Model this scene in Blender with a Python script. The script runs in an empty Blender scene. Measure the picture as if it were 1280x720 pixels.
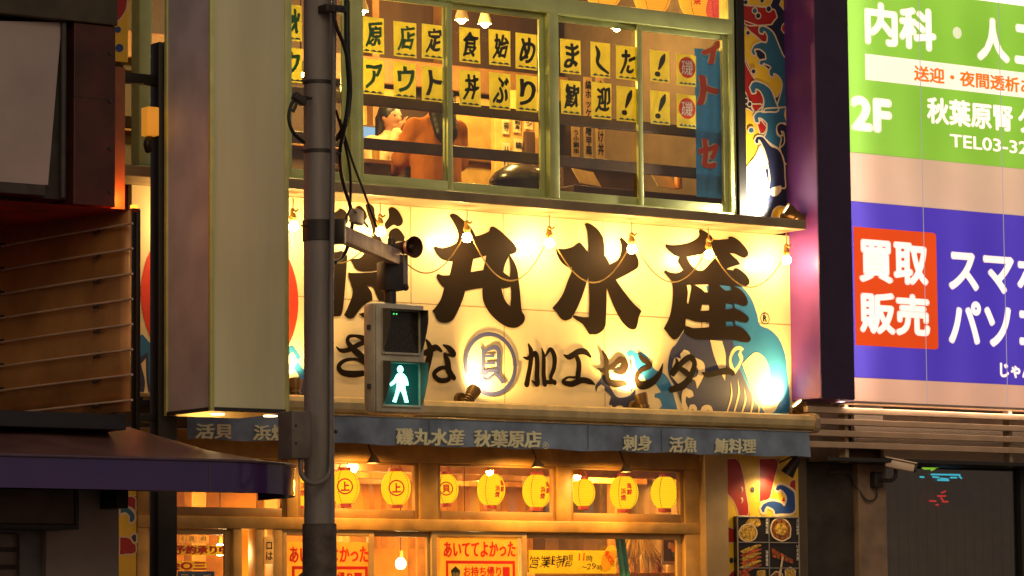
import bpy, bmesh, math, random
from mathutils import Vector, Matrix
R = math.radians
random.seed(7)
S = bpy.context.scene
COL = S.collection

# ------------------------------------------------------------------ camera
F = 4260.0                                     # focal length in pixels of a 1280 px wide picture
YAW, PITCH, ROLL, EYE = R(35.5), math.atan(430 / F), .009, Vector((0, 0, 1.6))
_r = Vector((math.cos(YAW), -math.sin(YAW), 0))
_h = Vector((math.sin(YAW), math.cos(YAW), 0))
_f = _h * math.cos(PITCH) + Vector((0, 0, 1)) * math.sin(PITCH)
_u = -_h * math.sin(PITCH) + Vector((0, 0, 1)) * math.cos(PITCH)
RIGHT = _r * math.cos(ROLL) - _u * math.sin(ROLL)
UP = _r * math.sin(ROLL) + _u * math.cos(ROLL)
cd = bpy.data.cameras.new('camera'); cam = bpy.data.objects.new('camera', cd); COL.objects.link(cam)
cd.sensor_width = 36; cd.lens = F / 1280 * 36; cd.clip_end = 600; cd.clip_start = .1
M = Matrix.Identity(4)
for i in range(3):
    M[i][0], M[i][1], M[i][2], M[i][3] = RIGHT[i], UP[i], -_f[i], EYE[i]
cam.matrix_world = M
S.camera = cam

# ------------------------------------------------------------------ night sky, faint glow of the street
w = bpy.data.worlds.new('World'); S.world = w; w.use_nodes = True
nt = w.node_tree; nt.nodes.clear()
out = nt.nodes.new('ShaderNodeOutputWorld')
sky = nt.nodes.new('ShaderNodeTexSky'); sky.sky_type = 'NISHITA'; sky.sun_disc = False
sky.sun_elevation = R(2); sky.sun_rotation = R(200)
b1 = nt.nodes.new('ShaderNodeBackground'); b1.inputs[1].default_value = .02
b2 = nt.nodes.new('ShaderNodeBackground'); b2.inputs[0].default_value = (1, .74, .68, 1); b2.inputs[1].default_value = .16
ad = nt.nodes.new('ShaderNodeAddShader')
nt.links.new(sky.outputs[0], b1.inputs[0]); nt.links.new(b1.outputs[0], ad.inputs[0]); nt.links.new(b2.outputs[0], ad.inputs[1])
nt.links.new(ad.outputs[0], out.inputs[0])
sl = bpy.data.lights.new('sun', 'SUN'); sl.energy = .33; sl.angle = R(25); sl.color = (1, .86, .5)
so = bpy.data.objects.new('sun', sl); COL.objects.link(so)
so.rotation_euler = Vector((.34, .9, -.5)).to_track_quat('-Z', 'Y').to_euler()
S.view_settings.view_transform = 'Standard'; S.view_settings.look = 'None'
S.view_settings.exposure = .4; S.view_settings.gamma = 1; S.view_settings.use_curve_mapping = False
S.render.engine = 'CYCLES'
S.cycles.max_bounces = 8; S.cycles.transparent_max_bounces = 24; S.cycles.sample_clamp_indirect = 4
S.cycles.use_denoising = True; S.cycles.caustics_reflective = False; S.cycles.caustics_refractive = False

# ------------------------------------------------------------------ picture point -> place
def P(px, py, Y):
    """the point of the plane y = Y seen at picture point (px, py) of the photograph"""
    d = RIGHT * ((px - 640) / F) + UP * ((360 - py) / F) + _f
    return EYE + d * ((Y - EYE.y) / d.y)
def PX(px, py, X):
    d = RIGHT * ((px - 640) / F) + UP * ((360 - py) / F) + _f
    return EYE + d * ((X - EYE.x) / d.x)
def ppm(p):
    return F / (Vector(p) - EYE).dot(_f)
def rect(tl, br, Y):
    a, b = P(*tl, Y), P(*br, Y)
    return a.x, b.x, b.z, a.z                  # x0 x1 z0 z1

# ------------------------------------------------------------------ materials
MATS = {}
def mat(name, col, rough=.6, metal=0, var=.12, scale=6, bump=.0, emit=0, ecol=None, spec=.5, streak=False, col2=None):
    if name in MATS: return MATS[name]
    m = bpy.data.materials.new(name); m.use_nodes = True; t = m.node_tree; b = t.nodes['Principled BSDF']
    b.inputs['Roughness'].default_value = rough; b.inputs['Metallic'].default_value = metal
    b.inputs['Specular IOR Level'].default_value = spec
    c = (*col, 1)
    b.inputs['Base Color'].default_value = c
    if var:
        tc = t.nodes.new('ShaderNodeTexCoord'); n = t.nodes.new('ShaderNodeTexNoise')
        mp = t.nodes.new('ShaderNodeMapping')
        if streak: mp.inputs['Scale'].default_value = (1, 1, .12)
        t.links.new(tc.outputs['Object'], mp.inputs[0]); t.links.new(mp.outputs[0], n.inputs['Vector'])
        n.inputs['Scale'].default_value = scale; n.inputs['Detail'].default_value = 6
        rp = t.nodes.new('ShaderNodeValToRGB'); rp.color_ramp.elements[0].position = .3; rp.color_ramp.elements[1].position = .72
        rp.color_ramp.elements[0].color = (*(col2 or [x * (1 - var * 2) for x in col]), 1); rp.color_ramp.elements[1].color = (*[min(1, x * (1 + var)) for x in col], 1)
        t.links.new(n.outputs['Fac'], rp.inputs[0]); t.links.new(rp.outputs[0], b.inputs['Base Color'])
        if bump:
            bp = t.nodes.new('ShaderNodeBump'); bp.inputs['Strength'].default_value = bump; bp.inputs['Distance'].default_value = .01
            t.links.new(n.outputs['Fac'], bp.inputs['Height']); t.links.new(bp.outputs[0], b.inputs['Normal'])
    if emit:
        b.inputs['Emission Color'].default_value = (*(ecol or col), 1); b.inputs['Emission Strength'].default_value = emit
    MATS[name] = m
    return m
def paper(name, col, back=.55, rough=.7, var=.08):
    if name in MATS: return MATS[name]
    m = bpy.data.materials.new(name); m.use_nodes = True; t = m.node_tree; t.nodes.remove(t.nodes['Principled BSDF'])
    o = t.nodes['Material Output']; d = t.nodes.new('ShaderNodeBsdfDiffuse'); tr = t.nodes.new('ShaderNodeBsdfTranslucent'); mx = t.nodes.new('ShaderNodeMixShader')
    n = t.nodes.new('ShaderNodeTexNoise'); n.inputs['Scale'].default_value = 9; n.inputs['Detail'].default_value = 4
    tc = t.nodes.new('ShaderNodeTexCoord'); t.links.new(tc.outputs['Object'], n.inputs['Vector'])
    rp = t.nodes.new('ShaderNodeValToRGB'); rp.color_ramp.elements[0].position = .3; rp.color_ramp.elements[1].position = .7
    rp.color_ramp.elements[0].color = (*[x * (1 - 2 * var) for x in col], 1); rp.color_ramp.elements[1].color = (*col, 1)
    t.links.new(n.outputs['Fac'], rp.inputs[0])
    for x in (d, tr): t.links.new(rp.outputs[0], x.inputs[0])
    mx.inputs[0].default_value = back
    t.links.new(d.outputs[0], mx.inputs[1]); t.links.new(tr.outputs[0], mx.inputs[2]); t.links.new(mx.outputs[0], o.inputs[0])
    MATS[name] = m
    return m
def glass(name, tint=(1, 1, 1), gloss=.07, rough=.02):
    if name in MATS: return MATS[name]
    m = bpy.data.materials.new(name); m.use_nodes = True; t = m.node_tree; t.nodes.remove(t.nodes['Principled BSDF'])
    o = t.nodes['Material Output']; a = t.nodes.new('ShaderNodeBsdfTransparent'); a.inputs[0].default_value = (*tint, 1)
    g = t.nodes.new('ShaderNodeBsdfGlossy'); g.inputs['Roughness'].default_value = rough
    mx = t.nodes.new('ShaderNodeMixShader'); mx.inputs[0].default_value = gloss
    t.links.new(a.outputs[0], mx.inputs[1]); t.links.new(g.outputs[0], mx.inputs[2]); t.links.new(mx.outputs[0], o.inputs[0])
    MATS[name] = m
    return m
def emis(name, col, s, clear=False):
    if name in MATS: return MATS[name]
    m = bpy.data.materials.new(name); m.use_nodes = True; t = m.node_tree; t.nodes.remove(t.nodes['Principled BSDF'])
    e = t.nodes.new('ShaderNodeEmission'); e.inputs[0].default_value = (*col, 1); e.inputs[1].default_value = s
    if clear:
        a = t.nodes.new('ShaderNodeAddShader'); tr = t.nodes.new('ShaderNodeBsdfTransparent')
        t.links.new(e.outputs[0], a.inputs[0]); t.links.new(tr.outputs[0], a.inputs[1]); e = a
    t.links.new(e.outputs[0], t.nodes['Material Output'].inputs[0]); MATS[name] = m
    return m
def backlit(name, col, s, through):
    """translucent sign face: its own even glow plus what the tube behind adds"""
    if name in MATS: return MATS[name]
    m = bpy.data.materials.new(name); m.use_nodes = True; t = m.node_tree; t.nodes.remove(t.nodes['Principled BSDF'])
    e = t.nodes.new('ShaderNodeEmission'); e.inputs[0].default_value = (*col, 1); e.inputs[1].default_value = s
    n = t.nodes.new('ShaderNodeTexNoise'); n.inputs['Scale'].default_value = 1.3; n.inputs['Detail'].default_value = 5; tc = t.nodes.new('ShaderNodeTexCoord'); t.links.new(tc.outputs['Object'], n.inputs['Vector'])
    mr = t.nodes.new('ShaderNodeMapRange'); mr.inputs[1].default_value = .3; mr.inputs[2].default_value = .7; mr.inputs[3].default_value = s * .62; mr.inputs[4].default_value = s * .76
    t.links.new(n.outputs['Fac'], mr.inputs[0]); t.links.new(mr.outputs[0], e.inputs[1])
    g = t.nodes.new('ShaderNodeBsdfGlossy'); g.inputs['Roughness'].default_value = .25
    tr = t.nodes.new('ShaderNodeBsdfTranslucent'); tr.inputs[0].default_value = (*[min(1, x * .7 + .3 * through) for x in col], 1)
    mx = t.nodes.new('ShaderNodeMixShader'); mx.inputs[0].default_value = .04
    a = t.nodes.new('ShaderNodeAddShader'); t.links.new(e.outputs[0], a.inputs[0]); t.links.new(tr.outputs[0], a.inputs[1])
    t.links.new(a.outputs[0], mx.inputs[1]); t.links.new(g.outputs[0], mx.inputs[2])
    t.links.new(mx.outputs[0], t.nodes['Material Output'].inputs[0]); MATS[name] = m
    return m

# ------------------------------------------------------------------ mesh builder
class MB:
    def __init__(s): s.bm = bmesh.new()
    def quad(s, pts):
        s.bm.faces.new([s.bm.verts.new(p) for p in pts]); return s
    def box(s, x0, x1, y0, y1, z0, z1, bev=0):
        if x0 > x1: x0, x1 = x1, x0
        if y0 > y1: y0, y1 = y1, y0
        if z0 > z1: z0, z1 = z1, z0
        b = bmesh.new(); bmesh.ops.create_cube(b, size=1)
        for v in b.verts: v.co = Vector(((x0 + x1) / 2 + v.co.x * (x1 - x0), (y0 + y1) / 2 + v.co.y * (y1 - y0), (z0 + z1) / 2 + v.co.z * (z1 - z0)))
        if bev: bmesh.ops.bevel(b, geom=b.edges[:], offset=min(bev, .45 * min(x1 - x0, y1 - y0, z1 - z0)), segments=2, profile=.5, affect='EDGES')
        return s.add(b)
    def add(s, b, M=None):
        if M is not None: bmesh.ops.transform(b, matrix=M, verts=b.verts)
        me = bpy.data.meshes.new('tmp'); b.to_mesh(me); b.free(); s.bm.from_mesh(me); bpy.data.meshes.remove(me); return s
    def obox(s, M, sx, sy, sz, bev=0):
        b = bmesh.new(); bmesh.ops.create_cube(b, size=1); bmesh.ops.scale(b, vec=(sx, sy, sz), verts=b.verts)
        if bev: bmesh.ops.bevel(b, geom=b.edges[:], offset=bev, segments=2, profile=.5, affect='EDGES')
        return s.add(b, M)
    def cyl(s, a, c, r0, r1=None, n=20, cap=True):
        a, c = Vector(a), Vector(c); r1 = r0 if r1 is None else r1
        d = c - a; b = bmesh.new()
        bmesh.ops.create_cone(b, cap_ends=cap, segments=n, radius1=r0, radius2=r1, depth=d.length)
        return s.add(b, Matrix.Translation((a + c) / 2) @ d.to_track_quat('Z', 'Y').to_matrix().to_4x4())
    def sphere(s, c, r, sc=(1, 1, 1), n=20):
        b = bmesh.new(); bmesh.ops.create_uvsphere(b, u_segments=n, v_segments=n // 2, radius=r)
        return s.add(b, Matrix.Translation(c) @ Matrix.Diagonal((*sc, 1)))
    def tube(s, pts, r, n=8, smooth=True):
        pts = [Vector(p) for p in pts]
        if smooth and len(pts) > 2: pts = catmull(pts, 6)
        rings = []; prev = None
        for i, p in enumerate(pts):
            d = (pts[min(i + 1, len(pts) - 1)] - pts[max(i - 1, 0)]).normalized()
            u = d.cross(Vector((.3, .2, 1))).normalized() if prev is None else (prev - d * prev.dot(d)).normalized()
            prev = u; v = d.cross(u)
            rings.append([s.bm.verts.new(p + (u * math.cos(k * math.tau / n) + v * math.sin(k * math.tau / n)) * r) for k in range(n)])
        for a, b in zip(rings, rings[1:]):
            for k in range(n): s.bm.faces.new((a[k], a[(k + 1) % n], b[(k + 1) % n], b[k]))
        s.bm.faces.new(rings[0][::-1]); s.bm.faces.new(rings[-1]); return s
    def lathe(s, prof, o=(0, 0, 0), n=24, M=None):
        b = bmesh.new(); rings = []
        for r, z in prof: rings.append([b.verts.new((r * math.cos(k * math.tau / n), r * math.sin(k * math.tau / n), z)) for k in range(n)])
        for p, q in zip(rings, rings[1:]):
            for k in range(n): b.faces.new((p[k], p[(k + 1) % n], q[(k + 1) % n], q[k]))
        if prof[0][0] > 1e-4: b.faces.new(rings[0][::-1])
        if prof[-1][0] > 1e-4: b.faces.new(rings[-1])
        bmesh.ops.remove_doubles(b, verts=b.verts, dist=1e-6)
        return s.add(b, Matrix.Translation(o) @ M if M is not None else Matrix.Translation(o))
    def ribbon(s, pts, Y, step=.00002):
        """brush stroke on the plane y=Y: pts = (x, z, width)"""
        pts = [Vector(p) for p in pts]
        if len(pts) > 2: pts = catmull(pts, 7)
        L = []
        for i, p in enumerate(pts):
            a, b = pts[max(i - 1, 0)], pts[min(i + 1, len(pts) - 1)]
            d = Vector((b.x - a.x, b.y - a.y)).normalized(); nn = Vector((-d.y, d.x)) * max(p.z, .001) / 2
            L.append((Vector((p.x, p.y)) + nn, Vector((p.x, p.y)) - nn, d))
        def V(q, i): return s.bm.verts.new((q.x, Y - i * step, q.y))
        for i, (a, b) in enumerate(zip(L, L[1:])):
            s.bm.faces.new((V(a[0], i), V(a[1], i), V(b[1], i + 1), V(b[0], i + 1)))
        for e, i in ((L[0], 0), (L[-1], len(L) - 1)):
            sg = -1 if i == 0 else 1; c = (e[0] + e[1]) / 2; rr = (e[0] - e[1]).length / 2; ang = math.atan2(e[2].y * sg, e[2].x * sg)
            s.bm.faces.new([V(c + Vector((math.cos(ang + t), math.sin(ang + t))) * rr, i + .5 * sg) for t in [math.pi / 2 - k * math.pi / 6 for k in range(7)]])
        return s
    def build(s, name, m, parent=None, smooth=None, bev=0):
        me = bpy.data.meshes.new(name)
        off = worldloc(parent)
        bmesh.ops.recalc_face_normals(s.bm, faces=s.bm.faces)
        for v in s.bm.verts: v.co -= off
        s.bm.to_mesh(me); s.bm.free()
        if smooth:
            for p in me.polygons: p.use_smooth = True
            me.set_sharp_from_angle(angle=R(smooth if smooth > 1 else 40))
        o = bpy.data.objects.new(name, me); COL.objects.link(o); o.parent = parent
        if m: me.materials.append(m)
        return o
def worldloc(o):
    v = Vector((0, 0, 0))
    while o is not None: v += o.location; o = o.parent
    return v
def catmull(p, k):
    o = []
    for i in range(len(p) - 1):
        a, b, c, d = p[max(i - 1, 0)], p[i], p[i + 1], p[min(i + 2, len(p) - 1)]
        for j in range(k):
            t = j / k
            o.append(.5 * ((2 * b) + (c - a) * t + (2 * a - 5 * b + 4 * c - d) * t * t + (3 * b - a - 3 * c + d) * t ** 3))
    o.append(p[-1]); return o
def smooth_loop(pts, k=5, sharp=55):
    """closed outline, rounded except where it turns hard"""
    p = [Vector(q) for q in pts]; n = len(p); corner = []
    for i in range(n):
        a, b = p[i] - p[i - 1], p[(i + 1) % n] - p[i]
        corner.append(a.length > 0 and b.length > 0 and a.angle(b) > R(sharp))
    o = []
    for i in range(n):
        b, c = p[i], p[(i + 1) % n]
        a = p[i - 1] if not corner[i] else b - (c - b)
        d = p[(i + 2) % n] if not corner[(i + 1) % n] else c + (c - b)
        for j in range(k):
            t = j / k
            o.append(.5 * ((2 * b) + (c - a) * t + (2 * a - 5 * b + 4 * c - d) * t * t + (3 * b - a - 3 * c + d) * t ** 3))
    return o
def setp(o, label=None, cat=None, group=None, kind=None):
    for k, v in (('label', label), ('category', cat), ('group', group), ('kind', kind)):
        if v: o[k] = v
    return o
def thing(name, label, cat, loc=(0, 0, 0), group=None):
    o = bpy.data.objects.new(name, None); COL.objects.link(o); o.location = loc; o.empty_display_size = .1
    return setp(o, label, cat, group)
def copy_tree(o, parent=None):
    c = o.copy(); COL.objects.link(c); c.parent = parent
    for ch in list(o.children): copy_tree(ch, c)
    return c
def fill(loops, Y, name, m, parent, off=True):
    """flat painted shape on the plane y = Y; loops of (x, z); holes by even-odd"""
    c = bpy.data.curves.new('tmp', 'CURVE'); c.dimensions = '2D'; c.fill_mode = 'FRONT'
    for l in loops:
        sp = c.splines.new('POLY'); sp.points.add(len(l) - 1); sp.use_cyclic_u = True
        for q, v in zip(sp.points, l): q.co = (v[0], v[1], 0, 1)
    t = bpy.data.objects.new('tmp', c)
    me = bpy.data.meshes.new_from_object(t); bpy.data.objects.remove(t); bpy.data.curves.remove(c)
    wl = worldloc(parent)
    for v in me.vertices: v.co = Vector((v.co.x, Y, v.co.y)) - wl
    me.name = name; me.materials.clear(); me.materials.append(m)
    o = bpy.data.objects.new(name, me); COL.objects.link(o); o.parent = parent
    return o
def join_into(objs, name):
    """several flat shapes of one graphic -> one mesh"""
    base = objs[0]; bm = bmesh.new(); mats = []
    for o in objs:
        mt = o.data.materials[0]
        if mt not in mats: mats.append(mt)
        n0 = len(bm.faces); bm.from_mesh(o.data); bm.faces.ensure_lookup_table()
        for f in bm.faces[n0:]: f.material_index = mats.index(mt)
    me = bpy.data.meshes.new(name); bm.to_mesh(me); bm.free()
    for mt in mats: me.materials.append(mt)
    r = bpy.data.objects.new(name, me); COL.objects.link(r); r.parent = base.parent
    for o in objs: bpy.data.objects.remove(o)
    return r
def Z(ox, oy, s, Y):
    return lambda pts: [(lambda v: (v.x, v.z))(P(ox + q[0] / s, oy + q[1] / s, Y)) for q in pts]
def ZW(ox, oy, s, Y):
    def g(pts):
        r = []
        for q in pts:
            v = P(ox + q[0] / s, oy + q[1] / s, Y); r.append((v.x, v.z, q[2] / s / ppm(v) * 1.1))
        return r
    return g
def text_mesh(s):
    c = bpy.data.curves.new('tmp', 'FONT'); c.body = s; c.resolution_u = 4
    t = bpy.data.objects.new('tmp', c); COL.objects.link(t)
    me = bpy.data.meshes.new_from_object(t); bpy.data.objects.remove(t); bpy.data.curves.remove(c)
    return me
def text(s, x0, x1, z0, z1, Y, m, parent, bold=.03, name='lettering', brush=0, rot=None, vertical=False):
    """lettering painted on the plane y = Y, fitted to the rectangle"""
    bm = bmesh.new(); rnd = random.Random(s)
    if vertical:
        bm2 = bmesh.new()
        for i, ch in enumerate(s):
            me = text_mesh(ch); t = bmesh.new(); t.from_mesh(me); bmesh.ops.translate(t, vec=(-.5, -i * 1.02, 0), verts=t.verts); t.to_mesh(me); t.free(); bm2.from_mesh(me); bpy.data.meshes.remove(me)
        me = bpy.data.meshes.new('t'); bm2.to_mesh(me); bm2.free()
    else: me = text_mesh(s)
    xs = [v.co.x for v in me.vertices]; ys = [v.co.y for v in me.vertices]
    a, b, c, d = min(xs), max(xs), min(ys), max(ys)
    n = 10 if bold else 1
    for i in range(n):
        k0 = len(bm.verts); bm.from_mesh(me); bm.verts.ensure_lookup_table()
        dx, dy = (bold * math.cos(i * math.tau / max(1, n - 1)), bold * math.sin(i * math.tau / max(1, n - 1))) if i else (0, 0)
        if brush: dx *= 1.35; dy *= .7
        for v in bm.verts[k0:]:
            x, y = v.co.x, v.co.y
            if brush:
                x += brush * (.10 * math.sin(y * 5.1 + rnd.random() * 0) + .25 * (y - .4)); y += brush * (.16 * (x - a) / max(.1, b - a) + .05 * math.sin(x * 7))
            v.co = Vector((x + dx, y + dy, i * .00025))
    bpy.data.meshes.remove(me)
    vs = list(bm.verts)
    a, b = min(v.co.x for v in vs), max(v.co.x for v in vs); c, d = min(v.co.y for v in vs), max(v.co.y for v in vs)
    wl = worldloc(parent)
    for v in vs:
        x, z = x0 + (v.co.x - a) / (b - a) * (x1 - x0), z0 + (v.co.y - c) / (d - c) * (z1 - z0)
        if rot: cx, cz = (x0 + x1) / 2, (z0 + z1) / 2; x, z = cx + (x - cx) * math.cos(rot) - (z - cz) * math.sin(rot), cz + (x - cx) * math.sin(rot) + (z - cz) * math.cos(rot)
        v.co = Vector((x, Y - v.co.z, z)) - wl
    me = bpy.data.meshes.new(name); bm.to_mesh(me); bm.free(); me.materials.append(m)
    o = bpy.data.objects.new(name, me); COL.objects.link(o); o.parent = parent
    return o
def ptext(s, tl, br, Y, m, parent, **k):
    return text(s, *rect(tl, br, Y), Y, m, parent, **k)
def lamp(name, kind, loc, e, col, parent=None, size=.03, aim=None, spot=None, blend=.6):
    l = bpy.data.lights.new(name, kind); l.energy = e; l.color = col
    if kind == 'AREA': l.shape = 'RECTANGLE'; l.size, l.size_y = size if isinstance(size, tuple) else (size, size)
    else: l.shadow_soft_size = size
    if spot: l.spot_size = spot; l.spot_blend = blend
    o = bpy.data.objects.new(name, l); COL.objects.link(o); o.location = Vector(loc) - worldloc(parent); o.parent = parent
    if aim is not None: o.rotation_euler = Vector(aim).to_track_quat('-Z', 'Y').to_euler()
    return o
def disc(cx, cz, r, n=40, r2=None):
    return [(cx + r * math.cos(k * math.tau / n), cz + (r2 or r) * math.sin(k * math.tau / n)) for k in range(n)]

WARM = (1, .60, .17); WARM2 = (1, .50, .10)
# ------------------------------------------------------------------ planes of the street (metres from the camera's kerb)
YF = 22.70      # restaurant front
YS = 22.66      # painted face of the big sign
YL = 22.24      # ledge above the sign, its front
YC = 22.28      # neighbour's sign face

# ------------------------------------------------------------------ ground
asphalt = mat('asphalt', (.05, .05, .052), .85, var=.25, scale=30, bump=.3)
slab = mat('paving', (.22, .21, .2), .85, var=.2, scale=12, bump=.2)
setp(MB().quad([(-150, -120, 0), (250, -120, 0), (250, 160, 0), (-150, 160, 0)]).build('ground', asphalt), kind='structure')
setp(MB().box(-60, 120, 18.6, 30, .002, .15, .02).build('pavement', slab), kind='structure')
setp(MB().box(-60, 120, 18.4, 18.597, .002, .16, .02).build('kerb', mat('kerb_stone', (.35, .34, .32), .8, bump=.2)), kind='structure')
zb = MB()
for i in range(9): zb.quad([(10.5 + i * .95, 6, .004), (10.95 + i * .95, 6, .004), (10.95 + i * .95, 17.5, .004), (10.5 + i * .95, 17.5, .004)])
setp(zb.build('road_markings', mat('road_paint', (.7, .7, .68), .7)), kind='structure')

# ------------------------------------------------------------------ restaurant building
xl, xr = P(150, 300, YF).x, P(1003, 300, YF).x
frame_g = mat('pale_green_aluminium', (.60, .66, .27), .42, .25, var=.1, scale=4)
wood = mat('tan_wood', (.52, .29, .075), .5, var=.18, scale=5, bump=.08)
wood_d = mat('dark_wood', (.07, .03, .012), .5, var=.2)
wallm = mat('interior_plaster', (.70, .42, .10), .8, var=.15)
brown = mat('interior_brown', (.055, .022, .005), .6, var=.3, scale=3, streak=True)
clear = glass('window_glass', (.98, .97, .93), .05)
bld = thing('restaurant_building', 'seafood restaurant front with lit upper windows above a wide yellow sign', 'building', ((xl + xr) / 2, YF + 2, .15))
zled = P(1008, 275, YL).z; zledb = P(1008, 287, YL).z
zsb = P(997, 522, YS).z                                     # sign bottom
zup = P(917, 267, YF).z
# shell
b = MB()
b.box(xl, xr, YF + .02, YF + .16, zsb - .25, zup)            # band behind the sign
b.box(xl - .02, xl + .12, YF + .17, YF + 5.4, .15, 8.6); b.box(xr - .12, xr, YF + .17, YF + 5.4, .15, 8.6)
b.build('wall', mat('wall_dark', (.12, .08, .05), .8), bld)
b = MB(); b.box(P(140, 250, YL).x, P(1008, 280, YL).x, YL, YF + .015, zledb, zled, .01); b.build('ledge', mat('ledge_metal', (.36, .26, .14), .5, .1, var=.2, scale=3), bld)
zfl2 = P(520, 330, YF).z + .62
MB().box(xl + .13, xr - .13, YF + .17, YF + 5.3, zfl2 - .2, zfl2).build('floor_slab', wood_d, bld)
zc2 = 6.98
MB().box(xl + .13, xr - .13, YF + .02, YF + 5.3, zc2 + .9, zc2 + 1.0).build('ceiling', mat('ceiling_cream', (.55, .36, .16), .8), bld)
MB().box(xl + .13, xr - .13, YF + 3.4, YF + 3.5, zfl2, zc2 + .9).build('back_wall', brown, bld)
MB().box(xl, xr, YF + .02, YF + .3, 8.2, 9.5).build('parapet', mat('wall_dark', (.1, .1, .1)), bld)

# upper windows: frame bars given by picture points on the facade plane
def bar(m, tl, br, Y0, Y1, bev=.006):
    x0, x1, z0, z1 = rect(tl, br, Y0); m.box(x0, x1, Y0, Y1, z0, z1, bev)
def xat(px, py=150, Y=YF): return P(px, py, Y).x
z_sill0, z_sill1 = P(806.7, 257.5, YF).z, P(810.6, 247, YF).z
z_head0, z_head1 = P(911, 44, YF).z, P(904, 24, YF).z        # rail between the sashes and the upper row of lights
z_top = z_head1 + .62
wf = MB()
X0, X1 = P(150, 150, YF).x + .15, xat(917)
wf.box(X0, X1, YF - .03, YF + .1, zled - .02, z_sill0, .008)
wf.box(X0, X1, YF - .035, YF + .1, z_head0, z_head1, .01)
wf.box(X0, X1, YF - .02, YF + .1, z_top, z_top + .1, .01)
for a, c in ((436, 448), (684, 696), (909.5, 917)):
    wf.box(xat(a), xat(c), YF - .033, YF + .1, z_sill0 + .0, z_top, .008)
wf.box(X0, X0 + .1, YF - .033, YF + .1, z_sill0, z_top, .008)
wf.build('window_frame', frame_g, bld, smooth=30)
sash_px = [(185, 300, .03), (292, 365, 0), (357, 437, .03), (448, 566, .0), (558, 684, .03), (696, 806, .03), (798, 910, .0)]
for i, (a, c, dy) in enumerate(sash_px):
    s = MB(); xa, xc = xat(a), xat(c); st = .05; y0, y1 = YF - .0 + dy, YF + .028 + dy
    s.box(xa, xa + st, y0, y1, z_sill0, z_head0, .004); s.box(xc - st, xc, y0, y1, z_sill0, z_head0, .004)
    s.box(xa + st, xc - st, y0, y1, z_sill0, z_sill1, .004); s.box(xa + st, xc - st, y0, y1, z_head0 - .05, z_head0, .004)
    so_ = s.build('window', frame_g, bld, smooth=30)
    MB().box(xa + st - .005, xc - st + .005, y0 + .011, y0 + .017, z_sill1 - .004, z_head0 - .046).build('pane', clear, so_)
for a, c in ((185, 436), (448, 684), (696, 909.5)):
    MB().box(xat(a), xat(c), YF + .03, YF + .036, z_head1, z_top).build('fanlight_pane', clear, bld)
# dark rails behind the glass
rb = MB()
for t in ((447, 116.5, 130.5), (447, 171.5, 185.5)):
    z1, z0 = P(t[0], t[1], YF + .22).z, P(t[0], t[2], YF + .22).z
    rb.box(xl + .15, xr - .15, YF + .2, YF + .25, z0, z1, .006)
rb.build('guard_rail', wood_d, bld)
# inner posts and beams of the upper room
ib = MB()
for px in (466, 556, 690, 742, 800): ib.box(xat(px, 100, YF + 3.2), xat(px + 9, 100, YF + 3.2), YF + 3.2, YF + 3.395, zfl2, zc2 + .9, .01)
ib.box(xl + .2, xr - .2, YF + 3.15, YF + 3.199, 6.62, 6.86, .01); ib.box(xl + .2, xr - .2, YF + 3.2, YF + 3.38, 5.98, 6.1, .01)
ib.build('interior_beam', mat('interior_wood', (.32, .15, .04), .5, var=.2), bld)
pl = MB()
for a, c in ((448, 468), (475, 500), (570, 690)): pl.box(xat(a, 60, YF + 3.3), xat(c, 60, YF + 3.3), YF + 3.3, YF + 3.398, zfl2, 6.6)
pl.build('plaster_panel', wallm, bld)
# black jamb between windows and the mural
MB().box(xat(918), xat(928), YF - .05, YF + .1, zled + .0, z_top + 1, .006).build('jamb', mat('black_paint', (.012, .010, .008), .5), bld)

# upper room lamps (seen through the glass)
bulb_m = emis('bulb_glow', (1, .72, .32), 40, True)
def ceiling_lamp(px, py, dy, label, e=26, r=.045):
    p = P(px, py, YF + dy)
    t = thing('ceiling_lamp', label, 'ceiling lamp', p, 'small lamps in the upper dining room')
    MB().lathe([(.0, .10), (r * .8, .10), (r * 1.3, .03), (r * 1.35, 0), (r * 1.2, 0), (r * .7, .07)], p).build('shade', mat('lamp_shade', (.5, .4, .25), .4), t, smooth=40)
    MB().sphere(p + Vector((0, 0, .0)), r * .75).build('bulb', bulb_m, t, smooth=40)
    MB().cyl(p + Vector((0, 0, .1)), Vector((p.x, p.y, zc2 + .9)), .006, n=8).build('cord', wood_d, t)
    lamp('lamp_light', 'POINT', p - Vector((0, 0, .12)), e * 4.6, (1, .66, .19), t, .05)
ceiling_lamp(376, 92, .6, 'bright lamp showing between the tall white box sign and the grey pole', 10)
ceiling_lamp(452, 14, 1.5, 'lamp high in the first sash beside the pale green post', 22)
ceiling_lamp(577, 25, 1.6, 'lamp behind the first paper of the second sash', 20)
ceiling_lamp(606, 30, 1.9, 'lamp between the first and second papers of the second sash', 20)
ceiling_lamp(771, 35, 1.7, 'lamp at the head of the third sash', 6)
ceiling_lamp(826, 44, 2.0, 'lamp at the head of the fourth sash beside the blue banner', 6)

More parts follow.
